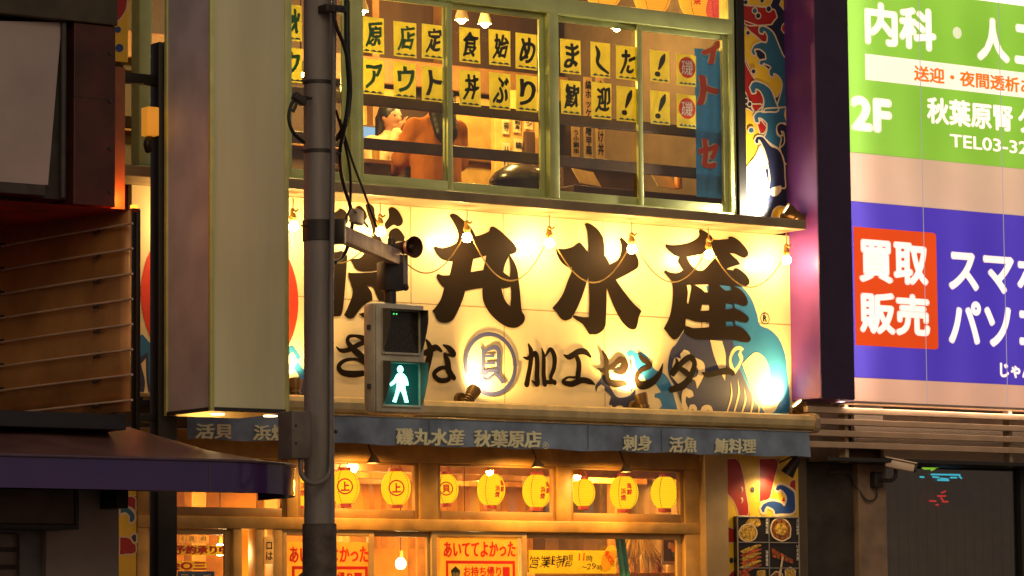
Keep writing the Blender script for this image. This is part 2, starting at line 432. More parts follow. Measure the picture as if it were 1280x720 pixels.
# ------------------------------------------------------------------ papers on the inside of the upper windows
pap_y = paper('yellow_paper', (.84, .80, .20), .62); ink = mat('black_ink', (.012, .016, .012), .5, var=0); ink_g = mat('green_ink', (.02, .20, .02), .5, var=0)
blue_ink = mat('blue_wave_ink', (.03, .12, .16), .6, var=0); red_ink = mat('red_ink', (.62, .04, .015), .5, var=0); white_p = mat('white_print', (.8, .75, .7), .6, var=0)
YP = YF + .055
papers = [
 ('秋', 350, 4, 377, 52, 'autumn', 'uppermost yellow paper between the tall box sign and the grey pole', 1),
 ('原', 451.7, 20, 480, 68, '', 'yellow paper with a green character, first of the upper row right of the pole', 1),
 ('店', 491.7, 26, 520.7, 72.7, '', 'yellow paper with a green brushed shop character, second of the upper row', 1),
 ('定', 527.3, 29.3, 554, 75, '', 'yellow paper with the dark brushed character left of the sash stile, upper row', 0),
 ('食', 574, 33.3, 600, 80, '', 'yellow paper with the brushed food character, under the two ceiling lamps', 0),
 ('始', 610.7, 36, 638.3, 83.3, '', 'yellow paper with the dense brushed begin character, middle of the second sash, upper row', 0),
 ('め', 644.4, 40.5, 671.4, 88, '', 'yellow paper with a looping hiragana me, upper row beside the middle post', 0),
 ('ま', 699.9, 48, 726, 93.7, '', 'yellow paper with hiragana ma, upper row just past the middle post', 0),
 ('し', 738, 51.7, 763.2, 98.2, '', 'yellow paper with a single hooked stroke like a J, upper row', 0),
 ('た', 770, 56, 796, 101, '', 'yellow paper with hiragana ta, upper row beside the last sash stile', 0),
 ('!', 812, 62, 837, 104, '', 'yellow paper with an exclamation mark, alone in the upper row of the fourth sash', 0),
 ('ク', 350, 58, 377, 104, '', 'lower yellow paper showing between the tall box sign and the grey pole', 1),
 ('ア', 451.7, 72.7, 480, 119.3, '', 'yellow paper with green katakana a, first of the lower row right of the pole', 1),
 ('ウ', 491.7, 76.7, 520, 124, '', 'yellow paper with green katakana u, second of the lower row', 1),
 ('ト', 527.3, 81.7, 555, 128.3, '', 'yellow paper with the two stroke katakana to, lower row', 0),
 ('丼', 574, 86.7, 600.7, 134, '', 'yellow paper with the hash shaped rice bowl character, lower row', 0),
 ('ぶ', 611, 90, 638.3, 138.3, '', 'yellow paper with hiragana bu, lower row', 0),
 ('り', 645, 93, 671.7, 140.6, '', 'yellow paper with the two long strokes of hiragana ri, lower row', 0),
 ('歓', 700.6, 99.4, 726, 144.4, '', 'yellow paper with the dense welcome character beside a hanging menu strip, lower row', 0),
 ('迎', 739.2, 102, 764.8, 150, '', 'yellow paper with the second welcome character, lower row of the third sash', 0),
 ('!', 770.7, 107, 795.5, 153, '', 'yellow paper with an exclamation mark, lower row of the third sash', 0),
 ('!', 812.4, 112.5, 837.5, 156.8, '', 'yellow paper with an exclamation mark, lower row of the fourth sash', 0)]
def paper_sheet(x0, x1, z0, z1, Y, label, group='yellow papers taped inside the upper windows', m=None, name='paper_sheet', curl=.006):
    t = thing(name, label, 'paper', ((x0 + x1) / 2, Y, z0), group)
    s = MB(); n = 6; rows = []
    for side in (0, 1):
        rows.append([[s.bm.verts.new((x0 + (x1 - x0) * i / n, Y + side * .0006 + curl * math.sin(i * 1.3 + x0 * 7) * (1 - j / 3), z0 + (z1 - z0) * j / 3)) for i in range(n + 1)] for j in range(4)])
    for g in rows:
        for j in range(3):
            for i in range(n): s.bm.faces.new((g[j][i], g[j][i + 1], g[j + 1][i + 1], g[j + 1][i]))
    s.build('sheet', m or pap_y, t, smooth=60)
    return t
for ch, a, c, d, e, _, label, green in papers:
    x0, x1, z0, z1 = rect((a, c), (d, e), YP)
    t = paper_sheet(x0, x1, z0, z1, YP, label)
    W, H = x1 - x0, z1 - z0
    if ch == '!':
        k = MB(); k.ribbon([(x0 + .72 * W, z0 + .88 * H, .1 * W), (x0 + .62 * W, z0 + .72 * H, .26 * W), (x0 + .45 * W, z0 + .45 * H, .13 * W), (x0 + .4 * W, z0 + .38 * H, .05 * W)], YP - .012)
        k.ribbon([(x0 + .30 * W, z0 + .24 * H, .2 * W), (x0 + .38 * W, z0 + .24 * H, .22 * W)], YP - .012); k.build('lettering', ink, t)
    elif ch == 'し':
        k = MB(); k.ribbon([(x0 + .24 * W, z0 + .86 * H, .1 * W), (x0 + .36 * W, z0 + .68 * H, .2 * W), (x0 + .3 * W, z0 + .42 * H, .16 * W), (x0 + .48 * W, z0 + .28 * H, .17 * W), (x0 + .84 * W, z0 + .14 * H, .1 * W)], YP - .012); k.build('lettering', ink, t)
    else:
        text(ch, x0 + .13 * W, x1 - .10 * W, z0 + .15 * H, z1 - .11 * H, YP - .011, ink_g if green else ink, t, bold=.034, brush=.8)
    k = MB()
    for u in (.2, .5, .78): k.ribbon([(x0 + (u - .13) * W, z0 + .045 * H, .004), (x0 + u * W, z0 + .06 * H, .018), (x0 + (u + .13) * W, z0 + .045 * H, .004)], YP - .012)
    k.build('wave_print', blue_ink, t)
for a, c, d, e, lab in ((845.7, 66.7, 870.5, 108.7, 'yellow paper with red disc and white character, upper one beside the blue banner'), (845.7, 117, 870.5, 161.3, 'yellow paper with red disc and white character, lower one beside the blue banner')):
    x0, x1, z0, z1 = rect((a, c), (d, e), YP); t = paper_sheet(x0, x1, z0, z1, YP, lab); W, H = x1 - x0, z1 - z0
    cx, cz = (x0 + x1) / 2, z0 + .58 * H; rr = .43 * W
    fill([disc(cx, cz, rr)], YP - .010, 'red_disc', red_ink, t)
    text('磯', cx - .7 * rr, cx + .7 * rr, cz - .7 * rr, cz + .7 * rr, YP - .012, white_p, t, bold=.0, brush=.5)
    k = MB()
    for u in (.18, .4, .62, .82): k.ribbon([(x0 + (u - .1) * W, z0 + .05 * H, .004), (x0 + u * W, z0 + .07 * H, .02), (x0 + (u + .1) * W, z0 + .05 * H, .004)], YP - .012)
    k.build('wave_print', blue_ink, t)

# blue vertical banner in the last sash
t = thing('hanging_banner', 'blue vertical banner with red characters hanging inside the last upper sash', 'banner', P(885, 250, YF + .12))
x0, x1, z0, z1 = rect((868, 60), (909, 249), YF + .12)
s = MB()
for sd in (0, 1):
    for i in range(16):
        f = lambda i: x0 + (x1 - x0) * i / 16
        g = lambda i: YF + .12 + .008 * math.sin(i * 1.1) + sd * .001
        s.quad([(f(i), g(i), z0), (f(i + 1), g(i + 1), z0), (f(i + 1), g(i + 1), z1), (f(i), g(i), z1)])
s.build('cloth', paper('blue_cloth', (.14, .48, 1), .45), t, smooth=60)
for ch, a, c, d, e in (('イ', 876, 48, 902, 82), ('ト', 870, 93, 899, 134), ('セ', 872, 172, 899, 212)):
    q = rect((a, c), (d, e), YF + .108)
    text(ch, *q, YF + .1085, mat('cream_print', (.85, .7, .5), .6, var=0), t, bold=.10, brush=.6, name='lettering_edge')
    text(ch, *q, YF + .105, mat('banner_red', (.75, .06, .01), .5, var=0), t, bold=.05, brush=.6)

# menu strips and posters deep in the upper room
strip_m = paper('cream_paper', (.9, .72, .38), .3)
def menu_strip(a, c, d, e, dy, s, label):
    x0, x1, z0, z1 = rect((a, c), (d, e), YF + dy)
    t = paper_sheet(x0, x1, z0, z1, YF + dy, label, 'menu strips hanging in the upper room', strip_m, 'menu_strip', .004)
    text(s, x0 + .15 * (x1 - x0), x1 - .15 * (x1 - x0), z0 + .03, z1 - .03, YF + dy - .008, ink, t, bold=.03, vertical=True)
menu_strip(714, 158, 725, 197, 1.5, 'う小鯛串', 'cream menu strip, first of the three hanging behind the third sash')
menu_strip(729, 96, 741, 198, 1.5, '縞ホッケ味噌甲羅', 'longest cream menu strip, middle of the three behind the third sash')
menu_strip(744, 96, 756, 199, 1.5, 'まぐろ漬け丼', 'cream menu strip, last of the three behind the third sash')
menu_strip(627, 148, 637, 168, 2.6, '沼盛り', 'small cream strip beside the guard rail, first of three on the room wall')
menu_strip(641, 146, 651, 166, 2.6, '刺身', 'small cream strip, second of three on the room wall')
menu_strip(655, 148, 666, 162, 2.6, 'ツ', 'small cream strip, third of three on the room wall')
menu_strip(627, 178, 638, 212, 2.6, '丼', 'cream strip between the two guard rails and the black grill hood')
menu_strip(642, 173, 653, 190, 2.6, '縞', 'small cream strip with one dense character beside a dark board')
b = MB(); x0, x1, z0, z1 = rect((655, 164), (668, 196), YF + 2.58); b.box(x0, x1, YF + 2.56, YF + 2.6, z0, z1, .01)
setp(b.build('wall_board', wood_d), 'small dark wooden board beside the menu strips on the room wall', 'board')
x0, x1, z0, z1 = rect((618, 110), (676, 226), YF + 2.63)
setp(MB().box(x0, x1, YF + 2.63, YF + 2.7, z0 - .3, z1, .01).build('partition_screen', wallm), 'ochre partition screen carrying small menu strips in the upper room', 'screen')

# ------------------------------------------------------------------ people in the upper room
def blob(bm_parts, name, m, parent, voxel=.014, sm=6, fold=0):
    me = bpy.data.meshes.new(name); s = MB()
    for q in bm_parts:
        if q[0] == 's': s.sphere(q[1], q[2], q[3] if len(q) > 3 else (1, 1, 1), 18)
        else:
            a, c, ra, rc = Vector(q[1]), Vector(q[2]), q[3], q[4]; n = 7
            for i in range(n + 1): s.sphere(a.lerp(c, i / n), ra + (rc - ra) * i / n, q[5] if len(q) > 5 else (1, 1, 1), 14)
    s.bm.to_mesh(me); s.bm.free()
    o = bpy.data.objects.new(name, me); COL.objects.link(o)
    rm = o.modifiers.new('r', 'REMESH'); rm.mode = 'VOXEL'; rm.voxel_size = voxel
    smo = o.modifiers.new('s', 'SMOOTH'); smo.iterations = sm; smo.factor = .5
    dg = bpy.context.evaluated_depsgraph_get(); me2 = bpy.data.meshes.new_from_object(o.evaluated_get(dg)); o.modifiers.clear()
    o.data = me2; me2.materials.clear(); me2.materials.append(m)
    if fold:
        from mathutils import noise
        nn = [(v.co.copy(), v.normal.copy()) for v in me2.vertices]
        for v, (c, n) in zip(me2.vertices, nn):
            f = noise.noise(Vector((c.x * 9, c.y * 9, c.z * 5 + c.x * 6))) + .5 * noise.noise(c * 22); v.co = c + n * f * fold
    for p in me2.polygons: p.use_smooth = True
    o.parent = parent
    return o
skin = mat('skin', (.36, .17, .09), .5, var=.08); hairm = mat('dark_hair', (.012, .008, .006), .45, var=.1, scale=20)
def person(loc, turn, label, jacket, mode):
    t = thing('person', label, 'person', loc)
    V = lambda x, y, z: (x, y, z)
    # local: faces +y, seat at z .42
    hands = {'rest': [((.27, .12, .80), (.20, .40, .73)), ((-.27, .12, .80), (-.18, .42, .73))], 'chin': [((.27, .12, .80), (.05, .20, 1.19)), ((-.28, .14, .80), (-.12, .40, .74))]}[mode]
    sh = [(.2, .0, 1.05), (-.2, .0, 1.05)]
    B = [('c', (0, .0, .50), (0, .0, .80), .15, .145, (1, .75, 1)), ('c', (0, .0, .8), (0, .0, 1.02), .15, .155, (1.1, .7, 1)), ('c', (0, .01, 1.05), (0, .02, 1.2), .06, .055),
         ('s', (0, .03, 1.31), .105, (.78, .95, 1.15)), ('s', (0, .12, 1.285), .02, (.7, 1, 1.2)), ('s', (.085, .02, 1.30), .022, (.5, 1, 1.4)), ('s', (-.085, .02, 1.30), .022, (.5, 1, 1.4)), ('s', (0, .08, 1.225), .045, (1, .9, .7))]
    for (e, h), s_ in zip(hands, sh):
        B += [('c', s_, e, .06, .045), ('c', e, h, .042, .03)]
        hv = (Vector(h) - Vector(e)).normalized()
        side = hv.cross(Vector((0, 0, 1))).normalized()
        B.append(('s', Vector(h) + hv * .04, .04, (1, 1, .8)))
        for k in range(4):
            q = Vector(h) + hv * .07 + side * (.03 - .02 * k)
            B += [('c', q, q + hv * (.045 - .006 * abs(k - 1.4)), .0105, .0095), ('c', q + hv * .045, q + hv * .065 + Vector((0, 0, -.02)), .0095, .008)]
        B.append(('c', Vector(h) + hv * .02 + side * .035, Vector(h) + hv * .06 + side * .06, .013, .01))
    for sx in (.1, -.1): B += [('c', (sx, .02, .50), (sx * 1.3, .42, .50), .085, .06), ('c', (sx * 1.3, .42, .48), (sx * 1.3, .40, .08), .055, .04), ('c', (sx * 1.3, .40, .05), (sx * 1.3, .56, .04), .045, .035)]
    blob(B, 'body', skin, t, .010, 4)
    J = [('c', (0, .0, .46), (0, .0, .82), .21, .205, (1.12, .85, 1)), ('c', (0, .0, .8), (0, -.01, .99), .205, .19, (1.12, .82, 1)), ('c', (-.15, -.01, 1.04), (.15, -.01, 1.04), .10, .10), ('c', (0, .0, 1.08), (0, .01, 1.15), .10, .075)]
    for (e, h), s_ in zip(hands, sh):
        J += [('c', s_, e, .092, .088), ('c', e, Vector(e).lerp(Vector(h), .88), .07, .055)]
    if mode == 'rest': J += [('c', (-.12, -.05, 1.07), (.12, -.05, 1.07), .075, .075)]
    blob(J, 'jacket', jacket, t, .012, 8, .0035)
    blob([('c', (sx * 1, .02, .50), (sx * 1.3, .42, .50), .105, .08) for sx in (.1, -.1)] + [('c', (sx * 1.3, .42, .50), (sx * 1.3, .40, .12), .075, .06) for sx in (.1, -.1)], 'trousers', mat('dark_trousers', (.02, .02, .03), .8), t, .014, 4)
    H = [('s', (0, -.0, 1.345), .118, (.86, 1.0, 1.05)), ('c', (.05, -.05, 1.30), (.06, -.08, 1.10), .06, .035), ('c', (-.05, -.05, 1.30), (-.06, -.08, 1.10), .06, .035), ('c', (0, -.07, 1.32), (0, -.1, 1.08), .07, .04)]
    if mode == 'rest': H += [('c', (0, -.06, 1.32), (.0, -.19, 1.0), .125, .10, (1.1, .7, 1)), ('c', (0, -.17, 1.08), (.0, -.21, .93), .095, .06, (1.1, .6, 1))]
    blob(H, 'hair', hairm, t, .012, 3)
    f = MB()
    for sx in (.036, -.036): f.sphere((sx, .118, 1.318), .011, (1.3, .5, .8), 10)
    f.build_off = True
    me = bpy.data.meshes.new('eyes'); f.bm.to_mesh(me); f.bm.free(); o = bpy.data.objects.new('eyes', me); COL.objects.link(o); o.parent = t; me.materials.append(hairm)
    t.rotation_euler = (0, 0, turn)
    return t
zper = zfl2
pA = P(545, 170, YF + .75); pB = P(487, 170, YF + 2.15)
person((pA.x, pA.y, P(545, 148, pA.y).z - 1.14), R(-8), 'person in an orange jacket seen from behind, seated at the window of the upper room', mat('orange_jacket', (.60, .19, .03), .9, var=.12, scale=5, spec=.1), 'rest')
person((pB.x, pB.y, P(487, 146, pB.y).z - 1.32), R(186), 'person in a pale orange top across the table, hand raised to the face', mat('pale_orange_top', (.80, .50, .26), .8, var=.1), 'chin')
for px, nm, lab in ((545, 'bench', 'dark wooden bench under the person in the orange jacket'), (487, 'bench', 'dark wooden bench under the person with a raised hand')):
    p = pA if px == 545 else pB; zf = (P(545, 148, pA.y).z - 1.14) if px == 545 else (P(487, 146, pB.y).z - 1.32)
    t = thing(nm, lab, 'bench', (p.x, p.y, zf), 'benches in the upper room')
    MB().box(p.x - .4, p.x + .4, p.y - .2, p.y + .2, zf + .34, zf + .40, .01).build('seat', wood_d, t)
    for sx in (-.36, .36): MB().box(p.x + sx - .03, p.x + sx + .03, p.y - .18, p.y + .18, zfl2 if zfl2 < zf + .3 else zf, zf + .34).build('leg', wood_d, t)
# table between them
zt = P(480, 208, YF + 1.45).z
t = thing('dining_table', 'wooden dining table between the two seated people', 'table', (P(490, 208, YF + 1.45).x, YF + 1.45, zfl2))
tx = P(490, 208, YF + 1.45).x
MB().box(tx - .5, tx + .45, YF + 1.1, YF + 1.8, zt - .04, zt, .008).build('table_top', mat('table_wood', (.25, .12, .04), .4), t)
for sx in (-.45, .4):
    for sy in (1.14, 1.74): MB().box(tx + sx - .03, tx + sx + .03, YF + sy, YF + sy + .06, zfl2, zt - .04).build('leg', wood_d, t)
for i, (px, h, c, lab) in enumerate(((470, .2, (.7, .45, .1), 'tall beer glass on the table near the green post'), (492, .14, (.75, .7, .6), 'short pale cup on the table near the orange jacket'))):
    p = P(px, 205, YF + 1.3); p.z = zt
    setp(MB().lathe([(.0, 0), (.03, 0), (.038, h), (.034, h), (.027, .01), (0, .01)], p).build('drinking_cup', mat('cup%d' % i, c, .2), smooth=50), lab, 'cup')
b = MB(); p = P(480, 168, YF + 2.5)
t = thing('wall_screen', 'bright blue and white screen on the wall behind the raised hand', 'screen', p)
x0, x1, z0, z1 = rect((450, 158), (500, 177), YF + 3.1)
MB().box(x0 - .02, x1 + .02, YF + 3.1, YF + 3.14, z0 - .02, z1 + .02, .008).build('bezel', wood_d, t)
MB().box(x0, x1, YF + 3.09, YF + 3.098, z0, z1).build('display', emis('screen_blue', (.35, .6, .85), .8), t)
# black grill hood and dark furniture at the right of the room
t = thing('grill_hood', 'black rounded table grill hood behind the second sash', 'grill', P(650, 215, YF + 1.0))
p = P(650, 214, YF + 1.0)
MB().lathe([(0, .16), (.12, .15), (.22, .09), (.27, .02), (.27, 0), (0, 0)], p - Vector((0, 0, .1))).build('lid', mat('black_enamel', (.02, .018, .016), .25), t, smooth=40)
MB().cyl(p - Vector((0, 0, .35)), p - Vector((0, 0, .101)), .2, .26).build('bowl', mat('black_enamel', (.02,) * 3), t, smooth=40)
t = thing('dark_cabinet', 'dark brown cabinet standing behind the third upper sash', 'cabinet', P(740, 240, YF + 1.9))
x0, x1, z0, z1 = rect((700, 196), (800, 260), YF + 1.9)
MB().box(x0 + .25, x1 + 1.0, YF + 2.2, YF + 2.8, zfl2, z1, .01).build('body', brown, t)
MB().box(x0 + .24, x1 + 1.01, YF + 2.15, YF + 2.85, z1, z1 + .05, .01).build('top', wood_d, t)
for px, py, lab in ((733, 222, 'tilted cream menu card lying on the counter behind the third sash'), (830, 226, 'white folded menu card on the counter behind the fourth sash')):
    p = P(px, py, YF + .9); m_ = MB()
    m_.obox(Matrix.Translation(p) @ Matrix.Rotation(.35, 4, 'Z') @ Matrix.Rotation(R(58), 4, 'X'), .34, .16, .006, .001)
    setp(m_.build('menu_card', strip_m), lab, 'menu card')
x0, x1, z0, z1 = rect((700, 236), (905, 262), YF + .9)
setp(MB().box(x0, x1, YF + .7, YF + 1.25, P(800, 240, YF + .7).z - .05, P(800, 238, YF + .7).z, .01).build('window_counter', wood_d), 'dark counter shelf along the third and fourth upper sashes', 'counter')
p = P(848, 236, YF + .85)
t = thing('sauce_bottle', 'orange sauce bottle on the counter behind the fourth sash', 'bottle', p)
MB().lathe([(0, 0), (.035, 0), (.035, .11), (.014, .15), (.014, .17), (0, .17)], p).build('body', mat('orange_plastic', (.8, .3, .04), .3), t, smooth=40)
MB().lathe([(.0, .17), (.017, .17), (.015, .2), (0, .2)], p).build('cap', mat('cream_cap', (.8, .6, .35), .4), t, smooth=40)

t = thing('wall_shelf', 'wooden shelf on the back wall behind the third and fourth upper sashes', 'shelf', P(760, 150, YF + 3.2))
xs_, xe_ = P(760, 100, YF + 3.2).x, P(905, 100, YF + 3.2).x
for k, py in enumerate((112, 150)):
    z = P(830, py, YF + 3.2).z; MB().box(xs_, xe_, YF + 3.05, YF + 3.199, z - .025, z, .004).build('board', mat('interior_wood', (.32, .15, .04)), t)
    for i in range(9):
        x = xs_ + .1 + i * (xe_ - xs_ - .2) / 8.4 + random.uniform(-.03, .03); h_ = random.uniform(.16, .27); p = Vector((x, YF + 3.12, z)); c_ = random.choice([('amber', (.35, .13, .02)), ('green', (.05, .12, .03)), ('cream', (.7, .6, .4)), ('brown', (.12, .05, .02))])
        bt = thing('sake_bottle', ('upper' if k == 0 else 'lower') + ' shelf ' + c_[0] + ' bottle, ' + ['first', 'second', 'third', 'fourth', 'fifth', 'sixth', 'seventh', 'eighth', 'ninth'][i] + ' from the middle post, behind the papers', 'bottle', p, 'bottles on the upper room shelves')
        MB().lathe([(0, 0), (.042, 0), (.042, h_ * .6), (.016, h_ * .8), (.014, h_), (0, h_)], p, 14).build('body', mat('bottle_' + c_[0], c_[1], .2), bt, smooth=40)
        MB().lathe([(.0435, h_ * .15), (.0435, h_ * .5)], p, 14).build('paper_label', strip_m, bt, smooth=40)

# ------------------------------------------------------------------ lanterns
lant_m = paper('lantern_paper', (.9, .6, .08), .5)
def lantern_mat(name, col, s):
    if name in MATS: return MATS[name]
    m = mat(name, (.22, .10, .004), .8, var=0, spec=.05); b = m.node_tree.nodes['Principled BSDF']; t = m.node_tree
    wv = t.nodes.new('ShaderNodeTexWave'); wv.wave_type = 'BANDS'; wv.bands_direction = 'Z'; wv.inputs['Scale'].default_value = 17; wv.inputs['Distortion'].default_value = 0
    tc = t.nodes.new('ShaderNodeTexCoord'); t.links.new(tc.outputs['Object'], wv.inputs['Vector'])
    bp = t.nodes.new('ShaderNodeBump'); bp.inputs['Strength'].default_value = .5; bp.inputs['Distance'].default_value = .01
    t.links.new(wv.outputs['Fac'], bp.inputs['Height']); t.links.new(bp.outputs[0], b.inputs['Normal'])
    mr = t.nodes.new('ShaderNodeMapRange'); mr.inputs[3].default_value = s * .82; mr.inputs[4].default_value = s
    t.links.new(wv.outputs['Fac'], mr.inputs[0]); t.links.new(mr.outputs[0], b.inputs['Emission Strength'])
    b.inputs['Emission Color'].default_value = (*col, 1)
    return m
lant_y = lantern_mat('lantern_yellow', (1, .56, .004), 1.02)
lant_o = lantern_mat('lantern_orange', (1, .36, .02), .95)
red_cap = mat('lantern_cap_red', (.35, .03, .01), .5)
def lantern(p, r, mark, label, m=None, group='paper lanterns hung behind the transom lights', face=None):
    t = thing('paper_lantern', label, 'lantern', p, group)
    h = r * 1.12; prof = [(r * .42, -h)] + [(r * math.sqrt(max(0, 1 - (z / h * .90) ** 2)) * (1 + .012 * (i % 2)), z) for i, z in enumerate([h * (-1 + 2 * k / 28) for k in range(29)])] + [(r * .42, h)]
    MB().lathe(prof, p, 32).build('shade', m or lant_y, t, smooth=60)
    MB().lathe([(r * .36, -.03), (r * .46, -.03), (r * .46, .0), (r * .36, 0)], p + Vector((0, 0, -h)), 24).build('bottom_ring', red_cap, t, smooth=40)
    MB().lathe([(r * .36, 0), (r * .46, 0), (r * .46, .025), (r * .36, .025)], p + Vector((0, 0, h)), 24).build('top_ring', red_cap, t, smooth=40)
    MB().tube([p + Vector((-r * .4, 0, h + .025)), p + Vector((-r * .2, 0, h + .07)), p + Vector((0, 0, h + .085)), p + Vector((r * .2, 0, h + .07)), p + Vector((r * .4, 0, h + .025))], .005).build('handle', red_cap, t)
    # seam wires
    for a in (-2.6, -1.15):
        MB().tube([p + Vector((math.cos(a) * r * 1.006 * math.sqrt(1 - (z * .9) ** 2), math.sin(a) * r * 1.006 * math.sqrt(1 - (z * .9) ** 2), h * z)) for z in [-.97 + 1.94 * k / 12 for k in range(13)]], .0025, 6).build('wire', mat('lantern_wire', (.35, .12, .01)), t)
    # printing wrapped on the paper
    def wrap(o):
        for v in o.data.vertices:
            dx, dz = v.co.x, v.co.z; a = face_a + dx / r; q = r * 1.012 * math.sqrt(max(.01, 1 - (dz / h * .9) ** 2)) + (-v.co.y) * .0
            ex = .0 - (v.co.y + r) * 1.0
            v.co = Vector((math.cos(a) * (q + ex), math.sin(a) * (q + ex), dz))
    redl = emis('lantern_red', (.62, .022, .004), .9)
    if mark:
        face_a = -math.pi / 2 + (face if face is not None else -.55)
        if mark[0] == 'o':
            o = text(mark[1], p.x - r * .3, p.x + r * .3, p.z - r * .32, p.z + r * .32, p.y - r - .002, redl, t, bold=.045); wrap(o)
            bm = MB(); pts = [(p.x + r * .5 * math.cos(k * math.tau / 24), p.z + r * .5 * math.sin(k * math.tau / 24), r * .10) for k in range(25)]
            bm.ribbon(pts, p.y - r - .002); o = bm.build('ring_print', redl, t); wrap(o)
        else:
            for k, sx in enumerate(mark[1:]):
                o = text(sx, p.x + r * (.04 - .42 * k) , p.x + r * (.42 - .42 * k), p.z - r * (.58 if k else .18), p.z + r * (.28 if k else .66), p.y - r - .002, redl, t, bold=.04, vertical=True); wrap(o)
    t.rotation_euler = (random.uniform(-.04, .04), random.uniform(-.05, .05), 0)
    return t
YLN = YF + .42
def lan(px, py, rpx, mark, label, face=None):
    p = P(px, py, YLN); return lantern(p, rpx / ppm(p), mark, label, face=face)
lan(372, 610, 20, ('v', '海鮮', '浜焼'), 'yellow paper lantern half hidden behind the grey pole', .0)
lan(431, 609, 18.5, ('o', '上'), 'yellow paper lantern with a ringed mark, right beside the grey pole')
lan(495, 610, 18.5, ('o', '上'), 'yellow paper lantern with a ringed mark, second right of the pole')
lan(557, 611, 16, ('o', '貝'), 'yellow paper lantern with a ringed shell character, first in the middle transom light')
lan(614, 612, 17.5, ('v', '海鮮', '浜焼'), 'yellow paper lantern with red side lettering, centre of the middle transom light', .05)
lan(671, 614, 18, ('v', '海鮮', '浜焼'), 'yellow paper lantern with red side lettering behind the small spotlight, middle transom light', .0)
lan(729, 616, 15, None, 'plain yellow paper lantern at the start of the last transom light')
lan(780, 616, 18, ('v', '海鮮', '浜焼'), 'yellow paper lantern with red lettering under the spotlight of the last transom light', -.5)
lan(831, 616, 17.5, None, 'plain yellow paper lantern at the end of the last transom light')
for px, py, lab in ((755, -16, 'orange paper lantern at the very top, nearest the middle post'), (815, -8, 'orange paper lantern at the very top, second from the middle post'), (872, -4, 'orange paper lantern with red lettering at the very top, above the blue banner')):
    p = P(px, py, YF + .45); lantern(p, 24 / ppm(p), ('v', '海鮮', '浜焼') if px == 872 else None, lab, lant_o, 'orange lanterns hung in the upper fanlight', -.5)
p = P(896, 6, YF + .3); lantern(p, 16 / ppm(p), None, 'pink red paper lantern at the top corner beside the black jamb', lantern_mat('lantern_pink', (.9, .05, .05), .7), 'orange lanterns hung in the upper fanlight')
lamp('fanlight_lamp', 'POINT', P(820, -60, YF + .5), 18, WARM2, bld, .1)

# ------------------------------------------------------------------ the big sign
sgn = thing('shop_sign', 'wide cream sign with giant black brushed characters and blue waves above the awning', 'sign', (P(640, 520, YS).x, YS, zsb))
board_m = mat('cream_enamel', (.86, .69, .39), .35, var=.06, scale=2.2, streak=True)
MB().box(P(150, 400, YS).x + .1, P(999, 400, YS).x, YS, YF + .018, zsb, zledb - .003).build('board', board_m, sgn)
seam = MB(); sx1 = P(999, 400, YS).x
for px in (290, 402, 514, 630, 755, 877): x = P(px, 400, YS).x; seam.box(x - .003, x + .003, YS - .0012, YS, zsb, zledb - .004)
zz = P(640, 386, YS).z; seam.box(P(160, 400, YS).x + .1, sx1, YS - .001, YS, zz - .003, zz + .003)
seam.build('panel_seam', mat('seam_brown', (.35, .22, .08), .6, var=0), sgn)
fr = MB(); fr.box(P(150, 400, YS).x + .1, sx1 + .03, YS - .05, YS + .02, zsb - .035, zsb, .006); fr.box(sx1, sx1 + .03, YS - .05, YF, zsb, zledb - .004, .006)
fr.build('sign_frame', mat('sign_frame', (.45, .32, .14), .45, .2), sgn)
black = mat('sign_black', (.014, .007, .003), .7, var=.05, spec=.12); navy = mat('wave_navy', (.035, .04, .10), .5, var=.05); teal = mat('wave_teal', (.02, .17, .42), .5, var=.05)
cream = mat('wave_cream', (.86, .69, .39), .4, var=.03); ringm = mat('ring_blue', (.06, .07, .20), .5, var=0); redm = mat('sun_red', (.75, .04, .01), .5, var=.05)
YW = YS - .0015
LO = Z(820, 350, 4, YW)
G = []
def g(pts, m, k, zf=LO, sm=True, par=sgn, hole=None):
    q = zf(pts); q = [(v.x, v.y) for v in smooth_loop(q)] if sm else q
    loops = [q] + ([[(v.x, v.y) for v in smooth_loop(zf(h))] for h in hole] if hole else [])
    o = fill(loops, YW - k * .0008, 'tmp_shape', m, par); G.append(o); return o
# wave behind the last character
g([(395, 15), (440, 45), (480, 100), (505, 170), (520, 225), (570, 250), (615, 295), (645, 370), (655, 450), (665, 540), (668, 640), (640, 672), (530, 676), (440, 560), (370, 420), (370, 340), (300, 200), (250, 30)], teal, 0)
g([(100, 320), (130, 270), (150, 245), (240, 290), (330, 295), (385, 305), (400, 400), (425, 460), (470, 560), (530, 676), (150, 666), (120, 600), (100, 540), (65, 480), (60, 420), (75, 350)], navy, 1)
g([(365, 400), (375, 360), (395, 335), (420, 330), (440, 345), (425, 360), (435, 395), (415, 440), (395, 470), (370, 440)], cream, 2)
g([(378, 400), (388, 370), (405, 352), (420, 352), (410, 372), (420, 400), (405, 430), (390, 445)], teal, 3)
g([(430, 420), (470, 380), (500, 362), (540, 385), (565, 440), (570, 480), (600, 520), (615, 600), (590, 660), (545, 668), (500, 590), (460, 500)], cream, 2)
g([(270, 300), (330, 305), (348, 380), (345, 505), (318, 450), (290, 380)], cream, 2)
for a, c, d in (((372, 500), (376, 580), (355, 660)), ((408, 490), (412, 570), (390, 663)), ((440, 535), (446, 600), (428, 668)), ((476, 545), (482, 610), (472, 672)), ((500, 560), (515, 610), (512, 675))):
    g([a, (c[0] - 3, c[1]), (d[0] - 4, d[1]), (d[0] + 4, d[1]), (c[0] + 5, c[1])], cream, 3)
